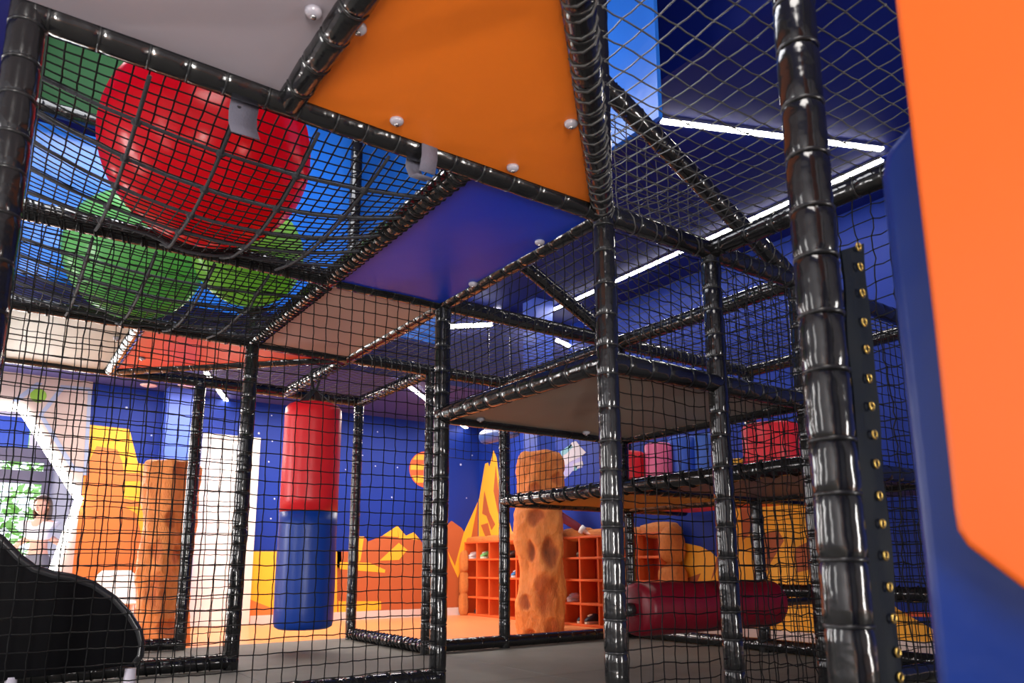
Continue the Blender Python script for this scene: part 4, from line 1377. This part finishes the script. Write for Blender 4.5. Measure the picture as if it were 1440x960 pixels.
def person(name, loc, label, H, fdir, arms, top_m, bot_m, top_z, bot_z, sleeve, shoe_m, long=0.0, hdir=None):
    """standing figure; fractions of the height H; arms: (shoulder, elbow, wrist, hand dir) in world space"""
    e = empty(name, loc, label, 'person')
    f = Vector(fdir).normalized()
    r = Vector((-f.y, f.x, 0)) * -1
    B = Vector(loc)
    up = Vector((0, 0, 1))
    P = lambda x, y, z: B + r * x * H + f * y * H + up * z * H
    V, E = [], []
    V.append((P(0, 0, 0.52), (0.085 * H, 0.062 * H)))
    chest = chain(V, E, 0, [(P(0, 0, 0.60), (0.062 * H, 0.05 * H)), (P(0, 0.005, 0.70), (0.068 * H, 0.056 * H)), (P(0, 0, 0.785), (0.064 * H, 0.05 * H))])
    chain(V, E, chest, [(P(0, 0.004, 0.835), 0.034 * H), (P(0, 0.012, 0.87), 0.032 * H)])
    for s in (-1, 1):
        k = chain(V, E, 0, [(P(s * 0.055, 0, 0.47), 0.052 * H), (P(s * 0.058, 0.008, 0.28), 0.034 * H), (P(s * 0.060, -0.008, 0.19), 0.034 * H), (P(s * 0.062, -0.004, 0.05), 0.021 * H)])
        chain(V, E, k, [(P(s * 0.066, 0.035, 0.022), 0.02 * H), (P(s * 0.07, 0.08, 0.016), 0.016 * H)])
    AP = []
    for s, (el, wr, hd, hup) in zip((-1, 1), arms):
        sh = P(s * 0.105, 0, 0.80)
        el, wr = Vector(el), Vector(wr)
        k = chain(V, E, chest, [(sh, 0.034 * H), ((sh + el) / 2, 0.029 * H), (el, 0.023 * H), ((el + wr) / 2, 0.022 * H), (wr, 0.015 * H)])
        hand(V, E, k, wr, hd, hup, 0.105 * H)
        AP.append((sh, el, wr))
    skinned('body', V, E, SKIN, e)
    # shirt
    tv, te = [(P(0, 0, top_z), (0.094 * H, 0.082 * H))], []
    ch_ = chain(tv, te, 0, [(P(0, 0.004, 0.70), (0.100 * H, 0.086 * H)), (P(0, 0, 0.785), (0.094 * H, 0.078 * H))])
    chain(tv, te, ch_, [(P(0, 0.002, 0.822), 0.045 * H)])
    for sh, el, wr in AP:
        pts = [(sh, 0.044 * H), ((sh + el) / 2, 0.040 * H)]
        if sleeve > 0.6: pts += [(el, 0.034 * H), (el.lerp(wr, 0.75), 0.029 * H)]
        chain(tv, te, ch_, pts)
    skinned('top', tv, te, top_m, e)
    if sleeve > 0.6:
        for sh, el, wr in AP:
            MB().tube([el.lerp(wr, 0.72), el.lerp(wr, 0.86)], [0.031 * H, 0.028 * H], 14).build('cuff', WHITE, e)
    bv, be = [(P(0, 0, 0.54), (0.094 * H, 0.07 * H))], []
    for s in (-1, 1):
        pts = [(P(s * 0.055, 0, 0.47), 0.062 * H), (P(s * 0.058, 0.006, max(bot_z, 0.30)), 0.046 * H)]
        if bot_z < 0.25: pts += [(P(s * 0.06, -0.004, bot_z), 0.036 * H)]
        chain(bv, be, 0, pts)
    chain(bv, be, 0, [(P(0, 0, 0.585), (0.084 * H, 0.062 * H))])
    skinned('trousers', bv, be, bot_m, e)
    for s in (-1, 1):
        skinned('footwear', [(P(s * 0.062, -0.012, 0.024), 0.024 * H), (P(s * 0.066, 0.035, 0.02), 0.023 * H), (P(s * 0.07, 0.09, 0.015), 0.018 * H)], [(0, 1), (1, 2)], shoe_m, e)
    head(e, P(0, 0.02, 0.93), 0.135 * H, hdir or fdir, True, long)
    return e


g = Vector((-0.15, 7.63, 0))
Hg = 1.42
fd = Vector((-0.45, -1, 0))
person('person', g, 'person with long brown hair in a white crop top and grey trousers beyond the gateway', Hg, fd,
       [((g.x - 0.20, g.y + 0.10, 0.90), (g.x - 0.25, g.y - 0.02, 0.70), (-0.2, -0.3, -1), (0, -1, 0)), ((g.x + 0.22, g.y - 0.04, 0.90), (g.x + 0.24, g.y - 0.14, 0.70), (0.1, -0.3, -1), (0, -1, 0))],
       mat('white_cotton', rgb(240, 236, 236), 0.7), mat('grey_denim', rgb(112, 112, 120), 0.8), 0.665, 0.04, 0.3, WHITE, long=0.30, hdir=Vector((-0.75, -1, -0.05)))
q = Vector((4.66, 4.62, 0))
hn = at(826, 749, 0, 4.86)
el = at(792, 728, 0, 4.70)
person('person', q, 'person in maroon sleeves and dark shorts behind the rock column, hand on the shelf', 1.62, Vector((0.8, -0.6, 0)),
       [((q.x - 0.02, q.y + 0.2, 1.05), (q.x + 0.06, q.y + 0.24, 0.82), (0.2, 0, -1), (0, 1, 0)), (tuple(el), tuple(hn), (0.05, -1, -0.25), (0, 0, 1))],
       mat('maroon_knit', rgb(116, 30, 48), 0.8), mat('dark_shorts', rgb(36, 38, 50), 0.8), 0.56, 0.31, 0.9, mat('dark_shoe', rgb(50, 54, 72), 0.5), long=0.04)
for stem, grp in (('shoe', 'shoes in the orange shelf'), ('foam_cylinder', 'foam cylinders standing on the low deck'), ('ceiling_light', 'light strips on the ceiling'), ('ceiling_disc', 'round discs on the low ceiling'),
                  ('exercise_ball', 'exercise balls in the rope nets'), ('garden_tree', 'trees outside the window'), ('climbing_rock', 'orange climbing rocks'), ('safety_net', 'upright safety nets of the play structure'),
                  ('cover_net', 'flat roof nets of the play structure'), ('ball_net', 'sagging ball nets with ropes'), ('deck_panel', 'padded deck panels seen from below'), ('vinyl_wall_panel', 'upright vinyl panels of the upper deck'),
                  ('strap_loop', 'grey straps on the front beam')):
    for o in bpy.data.objects:
        if o.parent is None and o.name.split('.')[0] == stem: o['group'] = grp
